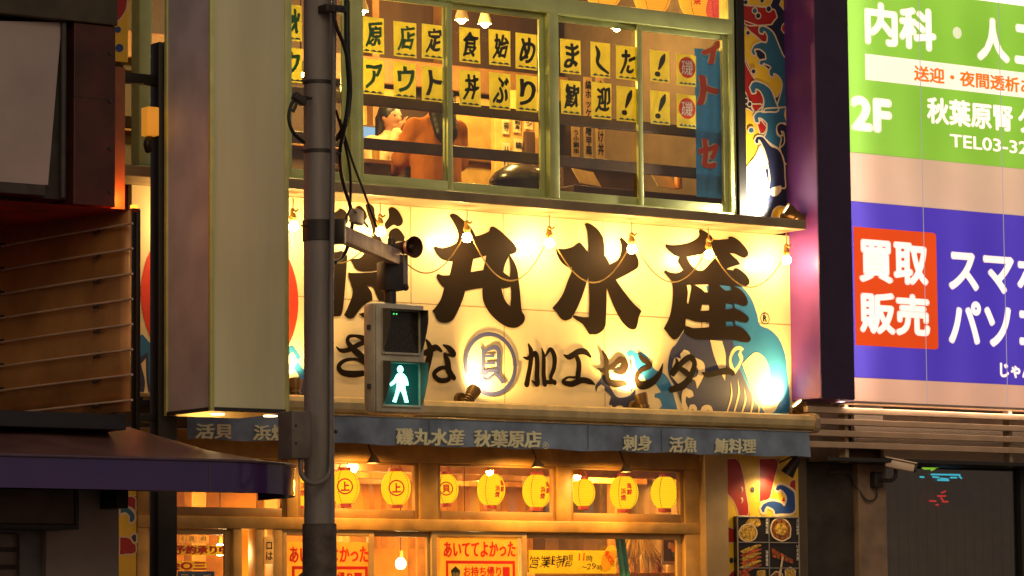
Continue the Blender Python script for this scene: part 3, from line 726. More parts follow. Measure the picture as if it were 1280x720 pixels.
g([(88, 400), (100, 385), (125, 395), (120, 370), (140, 348), (165, 358), (175, 380), (205, 392), (235, 410), (244, 440), (238, 480), (205, 545), (195, 505), (170, 490), (150, 505), (110, 520), (75, 480), (80, 440)], cream, 2)
g([(185, 440), (200, 432), (210, 450), (205, 478), (185, 490), (178, 465)], navy, 3)
g([(130, 560), (150, 540), (180, 555), (188, 580), (165, 590), (150, 580), (148, 610), (160, 640), (150, 662), (134, 664), (128, 620)], cream, 3)
g([(160, 650), (170, 625), (192, 622), (204, 640), (200, 662), (190, 663), (186, 645), (176, 648), (174, 664), (160, 664)], cream, 3)
g([(220, 668), (228, 636), (250, 624), (275, 632), (288, 668), (270, 668), (262, 650), (250, 655), (244, 668)], cream, 3)
LS = Z(740, 420, 7.11, YW)
join_into(G, 'wave_graphic'); G = []
g([(300, 150), (345, 122), (400, 150), (440, 145), (490, 180), (530, 250), (560, 300), (640, 335), (700, 420), (730, 540), (765, 672), (575, 668), (625, 620), (600, 560), (555, 545), (560, 512), (615, 500), (570, 430), (480, 440), (470, 380), (400, 300), (330, 200)], teal, 0, LS)
g([(130, 380), (170, 470), (230, 545), (330, 530), (385, 470), (385, 655), (190, 652), (150, 600), (170, 540), (110, 480), (60, 440), (35, 500), (30, 440), (70, 390), (100, 340)], navy, 1, LS)
g([(195, 655), (215, 625), (260, 620), (295, 655)], cream, 2, LS); g([(60, 450), (80, 430), (110, 450), (110, 480), (85, 470), (70, 490), (48, 500), (44, 470)], cream, 2, LS)
g([(130, 655), (140, 620), (170, 612), (186, 640), (170, 655), (160, 640), (150, 655)], cream, 3, LS)
g([(320, 190), (345, 175), (370, 200), (375, 330), (385, 470), (330, 500), (325, 330), (320, 250)], cream, 2, LS)
g([(330, 215), (345, 200), (355, 230), (355, 360), (365, 460), (345, 500), (342, 340)], navy, 3, LS)
join_into(G, 'wave_graphic'); G = []
# left end: red sun and wave (slivers show beside the box sign)
LP = Z(0, 0, 1, YW)
cx, cz = P(276, 372, YW).x, P(276, 372, YW).z; rr = (P(375, 372, YW).x - P(178, 372, YW).x) / 2
fill([disc(cx, cz, rr, 64)], YW, 'red_sun', redm, sgn)
g([(150, 505), (150, 430), (178, 418), (200, 440), (250, 470), (300, 460), (340, 440), (366, 432), (376, 446), (372, 452), (380, 462), (400, 480), (410, 512)], teal, 1, LP)
g([(150, 505), (160, 460), (185, 440), (186, 480), (240, 490), (300, 486), (362, 470), (372, 478), (380, 474), (385, 512)], navy, 2, LP)
g([(352, 450), (366, 440), (372, 452), (366, 460), (374, 470), (366, 478), (352, 470)], cream, 3, LP)
g([(176, 455), (182, 448), (183, 476), (187, 500), (178, 500), (181, 478)], cream, 3, LP)
join_into(G, 'wave_graphic')
# giant characters
G = []
def ch(loops, ox, oy, s=4.0, k=5):
    zf = Z(ox, oy, s, YW); o = fill([[(v.x, v.y) for v in smooth_loop(zf(l))] for l in loops], YW - k * .0008, 'giant_character', black, sgn)
    if ox == 400: G.append(o)
ch([[(166, 78), (180, 68), (205, 75), (232, 98), (262, 125), (284, 155), (297, 182), (330, 172), (362, 157), (370, 138), (385, 133), (415, 150), (455, 185), (490, 220), (505, 245), (500, 260), (488, 268), (468, 274), (490, 310), (505, 350), (512, 400), (520, 470), (527, 550), (540, 575), (543, 595), (535, 615), (515, 632), (490, 640), (455, 635), (415, 612), (375, 575), (345, 530), (332, 490), (330, 440), (290, 445), (245, 455), (235, 490), (215, 540), (190, 590), (170, 608), (145, 614), (115, 608), (98, 590), (92, 572), (80, 555), (105, 525), (125, 490), (140, 438), (125, 425), (108, 400), (102, 380), (108, 368), (130, 376), (160, 376), (168, 370), (175, 340), (182, 305), (155, 303), (125, 292), (100, 265), (88, 240), (95, 231), (130, 240), (165, 232), (200, 215), (212, 185), (205, 150), (185, 110)],
    [(285, 295), (350, 278), (335, 350), (272, 360)], [(463, 280), (470, 340), (468, 385), (450, 372), (433, 360), (445, 320)], [(425, 440), (450, 440), (473, 432), (474, 480), (470, 532), (450, 510), (435, 480)]], 520, 250)
ch([[(203, 82), (215, 75), (240, 85), (270, 110), (292, 145), (300, 185), (302, 235), (310, 247), (328, 282), (368, 258), (383, 225), (386, 190), (376, 155), (385, 147), (405, 165), (430, 195), (460, 235), (472, 270), (468, 295), (450, 310), (405, 335), (358, 358), (390, 405), (440, 470), (487, 515), (475, 540), (468, 575), (460, 600), (445, 608), (420, 600), (390, 570), (360, 520), (330, 450), (312, 398), (312, 470), (308, 560), (305, 590), (290, 615), (265, 630), (240, 632), (222, 628), (210, 605), (190, 580), (160, 560), (138, 542), (150, 537), (190, 545), (223, 546), (225, 450), (221, 338), (210, 380), (190, 440), (165, 500), (140, 545), (120, 560), (100, 562), (80, 550), (60, 520), (40, 500), (70, 465), (95, 425), (115, 370), (135, 320), (137, 297), (115, 293), (85, 270), (65, 235), (58, 205), (68, 203), (100, 205), (140, 195), (165, 178), (178, 172), (195, 190), (220, 222), (220, 180), (215, 120)]], 680, 260)
ch([[(232, 75), (240, 66), (265, 78), (295, 100), (310, 118), (375, 115), (380, 105), (400, 103), (430, 120), (460, 150), (480, 180), (478, 200), (460, 210), (440, 203), (415, 190), (388, 186), (405, 202), (430, 225), (440, 242), (420, 247), (385, 258), (372, 266), (405, 272), (410, 261), (430, 263), (465, 290), (485, 320), (485, 340), (470, 350), (440, 352), (400, 348), (440, 367), (465, 395), (478, 425), (475, 445), (455, 450), (425, 440), (410, 436), (412, 460), (450, 480), (480, 505), (483, 520), (470, 533), (445, 530), (414, 522), (415, 548), (450, 560), (480, 590), (492, 612), (488, 628), (470, 632), (440, 628), (380, 618), (240, 618), (205, 612), (175, 595), (160, 575), (158, 562), (150, 580), (130, 608), (112, 618), (95, 610), (75, 585), (57, 562), (75, 530), (90, 490), (100, 430), (103, 370), (95, 325), (75, 300), (58, 280), (65, 270), (90, 282), (125, 285), (155, 270), (140, 245), (130, 225), (135, 205), (110, 195), (85, 175), (66, 155), (68, 140), (90, 145), (130, 145), (180, 135), (220, 115), (235, 95)],
    [(172, 205), (250, 190), (285, 190), (325, 203), (300, 225), (255, 270), (220, 268), (190, 240)], [(172, 345), (190, 342), (195, 360), (180, 440), (174, 430), (178, 380)], [(208, 342), (280, 340), (280, 382), (262, 380), (245, 365)], [(333, 344), (392, 350), (395, 370), (365, 372)], [(250, 443), (284, 442), (284, 472), (240, 474)], [(368, 437), (404, 440), (402, 460), (380, 466), (366, 465)], [(168, 512), (185, 518), (225, 530), (284, 532), (284, 556), (210, 560), (166, 548)], [(368, 527), (404, 527), (408, 550), (368, 552)]], 815, 270)
for l in ([(30, 110), (80, 100), (102, 82), (125, 95), (140, 130), (130, 160), (95, 175), (20, 180)], [(180, 75), (200, 70), (225, 95), (236, 125), (215, 155), (198, 172), (195, 140), (182, 105)],
          [(226, 64), (245, 57), (268, 78), (275, 120), (290, 160), (306, 240), (335, 262), (345, 200), (378, 180), (402, 195), (422, 225), (415, 255), (360, 268), (330, 300), (320, 385), (250, 396), (185, 390), (150, 335), (205, 325), (250, 250), (262, 200), (250, 150), (236, 110)],
          [(340, 85), (360, 76), (390, 95), (412, 140), (405, 165), (385, 172), (365, 165), (330, 190), (322, 160), (342, 125)], [(0, 300), (78, 300), (110, 295), (135, 320), (130, 400), (120, 520), (110, 600), (90, 622), (0, 615)],
          [(140, 400), (160, 405), (250, 402), (310, 396), (318, 450), (335, 500), (350, 545), (300, 545), (282, 520), (262, 475), (232, 468), (255, 500), (262, 540), (235, 555), (205, 578), (185, 605), (165, 630), (140, 632), (118, 615), (140, 570), (162, 500), (142, 430)], [(190, 610), (235, 598), (260, 640), (225, 632)]):
    ch([l], 400, 240, 4.0, 5 + .3 * len(G))
join_into(G, 'giant_character')
# second line
st = MB(); SA = ZW(410, 400, 7.11, YW); SB = ZW(570, 410, 7.11, YW); SC = ZW(740, 420, 7.11, YW); K = [0]
def brush(zf, pts, mb):
    K[0] += 1; mb.ribbon(zf(pts), YW - .0072 - (K[0] % 9) * .0008)
brush(SA, [(70, 240, 10), (110, 272, 34), (180, 265, 40), (260, 222, 40), (345, 185, 44)], st)
brush(SA, [(345, 190, 44), (300, 160, 44), (235, 142, 26), (180, 150, 32), (172, 200, 40), (225, 265, 55), (285, 320, 60), (345, 400, 60)], st)
brush(SA, [(345, 400, 40), (250, 352, 24), (150, 358, 30), (90, 410, 40), (120, 465, 50), (210, 482, 56), (300, 475, 50)], st)
st.build('brushed_character', black, sgn); st = MB()
brush(SA, [(868, 180, 20), (888, 215, 44), (905, 270, 55), (890, 350, 60), (850, 500, 66)], st)
brush(SA, [(828, 305, 40), (880, 280, 46), (950, 245, 52), (1000, 275, 24)], st)
brush(SA, [(1020, 225, 18), (1070, 255, 50), (1110, 305, 50), (1060, 310, 20), (1030, 305, 30), (1055, 370, 55), (1065, 450, 60), (1110, 515, 45)], st)
brush(SA, [(1065, 425, 30), (990, 430, 36), (935, 480, 40), (980, 535, 44), (1060, 530, 40), (1085, 470, 40)], st)
a = P(487, 437, YW); c = P(513, 492, YW)
st.build('brushed_character', black, sgn); st = MB()
brush(SB, [(635, 145, 16), (655, 195, 44), (660, 250, 46), (648, 350, 44), (620, 500, 52)], st)
brush(SB, [(598, 262, 14), (640, 268, 34), (700, 228, 46), (718, 300, 44), (716, 420, 46), (716, 500, 46), (668, 465, 6)], st)
brush(SB, [(757, 180, 10), (775, 260, 36), (775, 400, 40), (785, 500, 44)], st)
brush(SB, [(790, 250, 16), (832, 190, 36), (868, 250, 46), (866, 350, 42), (836, 445, 34), (872, 490, 36)], st); brush(SB, [(780, 482, 34), (872, 480, 34)], st)
st.build('brushed_character', black, sgn); st = MB()
brush(SB, [(952, 240, 12), (1000, 258, 46), (1080, 212, 50), (1140, 212, 50), (1188, 255, 22)], st); brush(SB, [(1060, 245, 40), (1085, 320, 50), (1075, 450, 52)], st)
brush(SB, [(1050, 440, 20), (985, 440, 18), (945, 480, 36), (1020, 498, 50), (1110, 465, 50), (1180, 478, 46), (1222, 500, 16)], st)
st.build('brushed_character', black, sgn); st = MB()
brush(SC, [(45, 290, 12), (90, 305, 40), (180, 262, 46), (245, 210, 54), (292, 250, 54), (262, 318, 52), (175, 320, 10)], st); brush(SC, [(85, 135, 16), (115, 200, 44), (122, 300, 46), (140, 400, 46), (200, 430, 54), (290, 425, 34)], st)
st.build('brushed_character', black, sgn); st = MB()
brush(SC, [(408, 152, 14), (445, 205, 46), (515, 262, 40), (430, 310, 36), (392, 380, 44), (430, 440, 66), (520, 415, 64), (595, 335, 44), (626, 243, 6)], st)
st.build('brushed_character', black, sgn); st = MB()
brush(SC, [(742, 200, 16), (750, 250, 40), (700, 330, 40)], st); brush(SC, [(860, 190, 40), (790, 240, 50), (715, 340, 40)], st)
brush(SC, [(810, 210, 36), (870, 190, 52), (905, 250, 50), (865, 365, 55), (800, 440, 60), (695, 478, 52)], st); brush(SC, [(770, 285, 40), (840, 335, 50), (870, 400, 30)], st)
st.build('brushed_character', black, sgn); st = MB()
brush(SC, [(975, 328, 16), (1020, 345, 46), (1120, 322, 50), (1200, 312, 58), (1245, 332, 44)], st)
st.build('brushed_character', black, sgn)
text('か', a.x, c.x, c.z, a.z, YW - .0085, black, sgn, bold=.05, brush=.5)
rg = MB(); rc = P(612.3, 455.2, YW); r0 = 37.6 / ppm(rc)
rg.ribbon([(rc.x + r0 * math.cos(k * math.tau / 40), rc.z + r0 * math.sin(k * math.tau / 40), 5.6 / ppm(rc)) for k in range(41)], YW - .0072)
K[0] = 0
for l in ([(215, 165, 14), (238, 220, 36), (230, 380, 32)], [(238, 212, 20), (330, 172, 40), (374, 205, 42), (372, 300, 40), (370, 390, 40)], [(255, 250, 18), (325, 248, 30)], [(260, 315, 18), (330, 312, 28)], [(235, 388, 24), (360, 376, 30)], [(270, 400, 26), (215, 430, 34), (255, 468, 24), (310, 428, 24)], [(335, 405, 26), (370, 430, 40), (405, 475, 40)]):
    brush(SB, l, rg)
rg.build('ring_emblem', ringm, sgn)
p = P(956, 398, YW); rk = MB(); rk.ribbon([(p.x + .048 * math.cos(k * math.tau / 20), p.z + .048 * math.sin(k * math.tau / 20), .007) for k in range(21)], YW - .001); rk.build('registered_ring', black, sgn)
text('R', p.x - .02, p.x + .022, p.z - .028, p.z + .028, YW - .001, black, sgn, bold=.02)

# ------------------------------------------------------------------ bare bulbs over the sign
YB = YS - .24
brass = mat('brass_socket', (.55, .33, .08), .4, .6)
bulb_c = emis('clear_bulb', (1, .74, .36), 30, True)
pos = [(255, 275), (366, 283), (475, 290), (583.5, 298), (686.5, 305), (789.5, 313), (885.5, 320), (983, 327)]
labs = ['bare bulb at the hidden start of the cord, behind the tall box sign', 'bare bulb showing between the box sign and the grey pole', 'bare bulb over the greenish first character, above the signal arm', 'bare bulb over the second giant character, next past the horn speaker',
        'bare bulb between the second and third giant characters', 'bare bulb over the upper stroke of the third giant character', 'bare bulb inside the opening of the fourth giant character', 'bare bulb at the end of the cord beside the purple box']
proto = None; tops = []
for (px, py), lab in zip(pos, labs):
    p = P(px, py - 18, YB)
    if proto is None:
        proto = thing('hanging_bulb', lab, 'light bulb', p, 'bare bulbs on the cord over the sign')
        MB().tube([p + Vector((0, 0, .02)), p + Vector((.004, 0, .07)), p + Vector((0, 0, .12))], .005).build('hook', brass, proto)
        MB().lathe([(0, .03), (.012, .03), (.02, .015), (.022, -.02), (.03, -.03), (.03, -.05), (.022, -.06), (.020, -.075), (0, -.075)], p).build('socket', brass, proto, smooth=40)
        MB().tube([p + Vector((-.03, -.02, .02)), p + Vector((.0, -.03, .0)), p + Vector((.035, -.02, .02))], .008).build('clip', brass, proto)
        MB().lathe([(0, -.15), (.022, -.145), (.036, -.128), (.04, -.11), (.034, -.09), (.022, -.075), (0, -.075)], p).build('bulb', bulb_c, proto, smooth=60)
        lamp('bulb_light', 'POINT', p - Vector((0, 0, .11)), 14, (1, .62, .22), proto, .03)
    else:
        t = copy_tree(proto); t.location = p; t['label'] = lab
    tops.append(p)
c = MB()
for a, d in zip(tops, tops[1:]):
    pts = []
    for k in range(13):
        u = k / 12; q = a.lerp(d, u) + Vector((0, -.012, -.03 - .40 * 4 * u * (1 - u) * (.93 + .1 * math.sin(a.x * 9)))); pts.append(q)
    c.tube(pts, .0055, 6)
setp(c.build('light_cord', mat('cord_yellow', (.45, .28, .08), .5), smooth=60), 'thin yellow cord drooping from bulb to bulb across the sign', 'cord')
# ------------------------------------------------------------------ floodlights
fl_m = mat('flood_bronze', (.18, .10, .03), .4, .5); fl_glow = emis('flood_lens', (1, .78, .42), 14)
def floodlight(base, aim, label, e=60, r=.06, L=.17, col=WARM, spot=95, group='floodlights along the foot of the sign', wall=Vector((0, 1, 0))):
    t = thing('floodlight', label, 'floodlight', base, group); base = Vector(base); aim = Vector(aim).normalized()
    MB().cyl(base + wall * .01, base - wall * .03, .055, .05).build('base_plate', fl_m, t, smooth=40)
    h = base - wall * .13
    MB().tube([base - wall * .03, base - wall * .08, h], .014).build('bracket', fl_m, t)
    q = Matrix.Translation(h) @ aim.to_track_quat('Z', 'Y').to_matrix().to_4x4()
    MB().lathe([(0, -L * .5), (r * .62, -L * .5), (r * .7, -L * .3), (r * .7, L * .1), (r * .78, L * .12), (r, L * .5), (r, L * .62), (r * .9, L * .62), (r * .85, L * .46), (0, L * .46)], (0, 0, 0), 20, q).build('housing', fl_m, t, smooth=40)
    for k in range(3): MB().lathe([(r * .7, -L * .4 + k * .028), (r * .84, -L * .4 + k * .028), (r * .84, -L * .4 + k * .028 + .008), (r * .7, -L * .4 + k * .028 + .008)], (0, 0, 0), 20, q).build('cooling_fin', fl_m, t, smooth=40)
    MB().lathe([(0, L * .5), (r * .86, L * .5), (r * .86, L * .54), (0, L * .54)], (0, 0, 0), 20, q).build('lens', fl_glow, t)
    lamp('flood_light', 'SPOT', h + aim * (L * .66), e * 1.25, col, t, .03, aim, R(spot + 30), .9)
    return t
floodlight(P(575, 499, YS - .03), (.62, .25, .6), 'floodlight on a round plate below the ringed emblem', 60)
floodlight(P(793, 509, YS - .03), (-.15, .22, .8), 'floodlight aimed straight up among the small waves', 95)
floodlight(P(993, 516, YS - .03), (-.55, .12, .6), 'floodlight in the corner of the sign beside the purple box', 110)
floodlight(P(358, 492, YS - .03), (.1, .2, .8), 'floodlight hidden between the box sign and the grey pole', 30)
floodlight(P(982, 271, YF - .1), (-.72, .28, .5), 'floodlight on the ledge aimed at the wave mural', 110, wall=Vector((0, 1, 0)), col=(1, .85, .6))

# ------------------------------------------------------------------ wave murals
def mural(name, label, tl, br, Y, base, parent=None):
    x0, x1, z0, z1 = rect(tl, br, Y); t = thing(name, label, 'mural', ((x0 + x1) / 2, Y, z0))
    MB().box(x0, x1, Y, Y + .02, z0, z1, .002).build('board', base, t); return t
m_yel = mat('mural_yellow', (.85, .50, .03), .45, var=.05); m_red = mat('mural_red', (.42, .015, .01), .45, var=.08); m_navy = mat('mural_navy', (.016, .022, .055), .4, var=.1); m_teal = mat('mural_teal', (.03, .13, .22), .4, var=.08); m_cream = mat('mural_cream', (.75, .55, .35), .5, var=0); m_blue = mat('mural_blue', (.02, .06, .25), .4, var=.05)
YM = YF - .02
mu = mural('wave_mural', 'tall mural of blue curling waves on yellow and red rays between windows and purple box', (928.5, -60), (990, 275), YM, m_navy)
def mg(zf, pts, m, k, t, outline=0, Y=YM):
    q = [(v.x, v.y) for v in smooth_loop(zf(pts))]
    o = [fill([q], Y - .002 - k * .001, 'tmp_shape', m, t)]
    if outline:
        s = MB(); s.ribbon([(a[0], a[1], outline) for a in q[::2] + [q[0]]], Y - .0026 - k * .001, 0.0000004); o.append(s.build('tmp_shape', m_cream, t))
    return o
U = Z(910, 0, 5.143, YM); L2 = Z(910, 130, 4.5, YM)
sh = []
sh += mg(U, [(94, -60), (300, -60), (280, 10), (240, 45), (94, 30)], m_yel, 0, mu, .012)
sh += mg(U, [(94, 30), (240, 45), (260, 60), (300, 60), (315, 110), (290, 140), (262, 160), (94, 165)], m_red, 0, mu, .012)
sh += mg(U, [(330, 30), (345, 0), (380, -10), (380, 60), (360, 65)], m_yel, 0, mu, .01)
sh += mg(U, [(378, 140), (350, 160), (342, 190), (360, 215), (378, 222)], m_red, 0, mu, .01)
sh += mg(U, [(94, 165), (200, 250), (230, 290), (160, 330), (250, 440), (330, 490), (345, 560), (300, 640), (170, 510), (94, 345)], m_yel, .2, mu, .01)
sh += mg(U, [(94, 130), (190, 165), (262, 200), (250, 270), (210, 262), (130, 190)], m_red, .5, mu, .01)
sh += mg(U, [(94, 345), (180, 520), (225, 600), (220, 690), (170, 720), (94, 540)], m_red, .8, mu, .01)
sh += mg(L2, [(82, 20), (130, 40), (215, 130), (230, 200), (235, 330), (180, 380), (82, 400)], m_yel, 1.0, mu, .01)
sh += mg(L2, [(130, 0), (190, 0), (185, 20), (150, 48), (132, 24)], m_red, 1.2, mu, .012); sh += mg(L2, [(180, 90), (208, 92), (217, 120), (205, 160), (180, 168), (165, 120)], m_red, 1.2, mu, .012)
# teal wave bodies with curling crests
sh += mg(U, [(195, 190), (210, 168), (240, 172), (290, 210), (325, 290), (350, 350), (378, 420), (380, 720), (300, 720), (345, 560), (330, 500), (290, 470), (295, 500), (265, 490), (262, 455), (275, 430), (230, 410), (215, 425), (195, 410), (205, 388), (240, 380), (235, 345), (200, 318), (165, 320), (180, 350), (160, 362), (145, 330), (165, 290), (210, 270), (245, 275), (250, 235), (232, 200), (222, 220), (200, 215)], m_teal, 2, mu, .014)
sh += mg(U, [(135, 560), (160, 525), (210, 530), (270, 570), (300, 640), (330, 720), (215, 720), (228, 650), (205, 590), (175, 572), (178, 598), (150, 605)], m_teal, 3, mu, .014)
sh += mg(L2, [(140, 70), (160, 45), (200, 40), (215, 25), (340, 20), (342, 110), (300, 110), (270, 130), (275, 170), (300, 190), (285, 250), (240, 225), (200, 190), (215, 150), (215, 110), (190, 85), (170, 80), (175, 110), (150, 105)], m_teal, 3.2, mu, .014)
sh += mg(L2, [(272, 150), (275, 122), (300, 108), (342, 130), (342, 340), (315, 335), (290, 250), (315, 215), (310, 160), (296, 152), (305, 178), (285, 178)], m_navy, 4, mu, .012)
sh += mg(L2, [(145, 205), (160, 182), (195, 185), (240, 235), (280, 255), (312, 320), (320, 470), (250, 480), (215, 530), (190, 540), (230, 440), (218, 330), (205, 270), (180, 215), (170, 205), (172, 225), (152, 225)], m_navy, 4.4, mu, .014)
sh += mg(L2, [(85, 520), (95, 380), (150, 300), (180, 230), (205, 280), (222, 330), (200, 360), (215, 430), (222, 490), (195, 540), (150, 520)], mat('mural_pale', (.55, .55, .55), .5, var=.05), 5, mu, .016)
sh += mg(L2, [(150, 480), (165, 450), (200, 455), (215, 490), (195, 520), (165, 510)], m_teal, 5.4, mu, .012)
sh += mg(L2, [(240, 635), (255, 595), (290, 575), (340, 590), (342, 640)], m_yel, 5, mu, .012); sh += mg(L2, [(220, 500), (250, 470), (295, 458), (296, 490), (262, 520)], m_cream, 5, mu)
for cx_, cy_, zf, rr_ in ((110, 15, U, 15), (215, 5, U, 14), (168, 70, U, 17), (190, 102, U, 17), (125, 212, U, 14), (160, 460, U, 15), (258, 58, U, 18)):
    sh += mg(zf, [(cx_ + rr_ * math.cos(a * .7854), cy_ + rr_ * 1.15 * math.sin(a * .7854)) for a in range(8)], m_navy if cx_ != 168 else m_teal, 6, mu, .01)
for cx_, cy_, rr_ in ((110, 650, 17), (135, 670, 15)): sh += mg(U, [(cx_ + rr_ * math.cos(a * .7854), cy_ + rr_ * 1.15 * math.sin(a * .7854)) for a in range(8)], m_navy, 6, mu, .01)
sh += mg(L2, [(127 + 16 * math.cos(a * .7854), 148 + 18 * math.sin(a * .7854)) for a in range(8)], m_teal, 6, mu, .012)
sh += mg(L2, [(315, 60), (325, 20), (342, 15), (342, 100), (325, 95)], m_yel, 5, mu, .01)
join_into(sh, 'wave_graphic')
# lower mural
ml = mural('ray_mural', 'mural of yellow and red rays with a blue wave beside the lower shop windows', (905, 560), (1001, 780), YM, m_yel)
D = Z(890, 560, 4.5, YM); sh = []
sh += mg(D, [(62, 60), (150, 60), (180, 180), (212, 380), (150, 380), (120, 300), (62, 215)], m_red, 0, ml, .008)
sh += mg(D, [(265, 60), (378, 60), (345, 200), (325, 290), (268, 300)], m_red, 0, ml, .008)
sh += mg(D, [(430, 220), (445, 180), (470, 180), (470, 260)], m_red, 0, ml, .008)
sh += mg(D, [(70, 435), (130, 460), (130, 530), (72, 535)], m_red, 0, ml, .006); sh += mg(D, [(85, 725), (130, 680), (130, 760), (85, 760)], m_red, 0, ml, .006)
sh += mg(D, [(352, 230), (362, 205), (395, 202), (440, 225), (468, 260), (470, 372), (350, 378), (340, 350), (310, 335), (300, 350), (300, 368), (278, 368), (268, 340), (285, 310), (330, 292), (380, 300), (405, 320), (415, 285), (402, 255), (382, 238), (376, 245), (358, 245)], m_blue, 1, ml, .022)
sh += mg(D, [(390, 300), (402, 275), (412, 300)], m_red, 2, ml)
for cx_, cy_ in ((227, 235), (108, 632)): sh += mg(D, [(cx_ + 11 * math.cos(a * .7854), cy_ + 16 * math.sin(a * .7854)) for a in range(8)], m_navy, 2, ml)
for cy_ in (235, 295): sh += mg(D, [(158, cy_ - 12), (170, cy_ - 18), (174, cy_), (164, cy_ + 20), (166, cy_ - 4)], m_cream, 3, ml)
join_into(sh, 'ray_graphic')
# left mural (shows in the gap beside the black post)
mm = mural('corner_mural', 'narrow strip of red, yellow and blue mural at the shop corner behind the black post', (149, 560), (170, 800), YM - .1, m_yel)
D3 = Z(130, 600, 4.923, YM - .1); sh = []
sh += mg(D3, [(95, 100), (195, 100), (195, 190), (150, 165), (95, 170)], m_red, 0, mm, .01, YM - .1)
sh += mg(D3, [(95, 170), (150, 168), (190, 210), (188, 250), (165, 268), (150, 255), (152, 225), (130, 205), (95, 215)], m_teal, 1, mm, .016, YM - .1)
sh += mg(D3, [(95, 350), (150, 355), (195, 400), (195, 455), (95, 460)], m_red, 0, mm, .01, YM - .1); sh += mg(D3, [(160, 350), (180, 330), (200, 335), (200, 385), (178, 385)], m_navy, 2, mm, .014, YM - .1)
join_into(sh, 'wave_graphic')
mt = mural('upper_corner_mural', 'narrow yellow and red mural strip with blue dots high beside the brown pillar', (143, -40), (160, 78), YF - .1, m_yel)
D4 = Z(0, 0, 1, YF - .1); sh = []
sh += mg(D4, [(143, -40), (160, -40), (158, 10), (143, 30)], m_red, 0, mt, .01, YF - .1)
for cx_, cy_, rr_ in ((147, 37, 4), (149, 60, 5)): sh += mg(D4, [(cx_ + rr_ * math.cos(a * .7854), cy_ + rr_ * math.sin(a * .7854)) for a in range(8)], m_blue, 2, mt, 0, YF - .1)
join_into(sh, 'dot_graphic')

# ------------------------------------------------------------------ menu board with food photographs
x0, x1, z0, z1 = rect((920.5, 645), (1001, 800), YM - .05)
mbd = thing('menu_board', 'black framed menu board of grilled seafood photographs under the small spotlight', 'menu board', ((x0 + x1) / 2, YM - .05, z0))
MB().box(x0, x1, YM - .05, YM - .003, z0, z1, .006).build('board', mat('menu_black', (.02, .015, .012), .25), mbd)
fr = MB(); e = .012
fr.box(x0, x0 + e, YM - .06, YM - .05, z0, z1, .003); fr.box(x1 - e, x1, YM - .06, YM - .05, z0, z1, .003); fr.box(x0 + e, x1 - e, YM - .06, YM - .05, z1 - e, z1, .003)
xm = P(961, 690, YM - .05).x; zs = [P(961, y, YM - .05).z for y in (678, 710)]
fr.box(xm - .004, xm + .004, YM - .058, YM - .05, z0, z1 - e); [fr.box(x0 + e, x1 - e, YM - .057, YM - .05, q - .004, q + .004) for q in zs]
fr.build('frame', mat('menu_frame', (.4, .36, .3), .3, .5), mbd)
food_r = mat('food_red', (.55, .10, .02), .4, var=.5, scale=40); food_y = mat('food_yellow', (.75, .40, .06), .4, var=.45, scale=45); food_b = mat('food_brown', (.30, .10, .02), .4, var=.5, scale=50)
D = Z(890, 560, 4.5, YM - .052); sh = []
YQ = YM - .052
sh += mg(D, [(150, 470), (175, 435), (225, 430), (255, 470), (240, 510), (195, 525), (158, 505)], food_y, 0, mbd, .01, YQ); sh += mg(D, [(190, 420), (215, 392), (265, 395), (275, 430), (250, 445), (210, 435)], food_y, .4, mbd, 0, YQ)
sh += mg(D, [(330, 450), (350, 405), (400, 398), (440, 440), (438, 500), (395, 522), (345, 500)], food_b, 0, mbd, .012, YQ); sh += mg(D, [(350, 450), (370, 425), (410, 425), (425, 460), (400, 490), (360, 480)], food_y, 1, mbd, 0, YQ)
for k in range(6):
    yy = 560 + k * 22; sh += mg(D, [(155, yy + 22), (200, yy), (262, yy - 18), (280, yy - 12), (230, yy + 12), (180, yy + 32)], food_r if k % 2 else food_y, .3 * k, mbd, 0, YQ)
for k in range(5):
    xx = 335 + k * 24; sh += mg(D, [(xx, 560 + k * 14), (xx + 22, 572 + k * 14), (xx + 24, 620 + k * 8), (xx + 4, 612 + k * 8)], food_b if k % 2 else food_r, .3 * k, mbd, 0, YQ)
sh += mg(D, [(150, 690), (190, 680), (215, 720), (160, 745)], food_r, 0, mbd, 0, YQ); sh += mg(D, [(250, 690), (300, 685), (305, 740), (250, 740)], food_y, 0, mbd, 0, YQ); sh += mg(D, [(330, 720), (360, 695), (395, 710), (390, 750), (335, 750)], food_b, 0, mbd, .01, YQ); sh += mg(D, [(410, 690), (440, 672), (468, 690), (465, 740), (415, 740)], food_y, 0, mbd, .01, YQ)
sh += mg(D, [(372, 720), (392, 610), (400, 612), (385, 725)], m_cream, 3, mbd, 0, YQ)
join_into(sh, 'food_photo')
for s_, a, c in (('大海老浜焼', 299, 395), ('海鮮焼盛', 299, 575), ('かに味噌焼', 472, 400), ('いか丸焼', 472, 545)):
    q0, q1 = P(890 + a / 4.5, 560 + c / 4.5, YQ), P(890 + (a + 16) / 4.5, 560 + (c + 88) / 4.5, YQ)
    text(s_, q0.x, q1.x, q1.z, q0.z, YQ - .004, white_p, mbd, bold=.02, vertical=True)

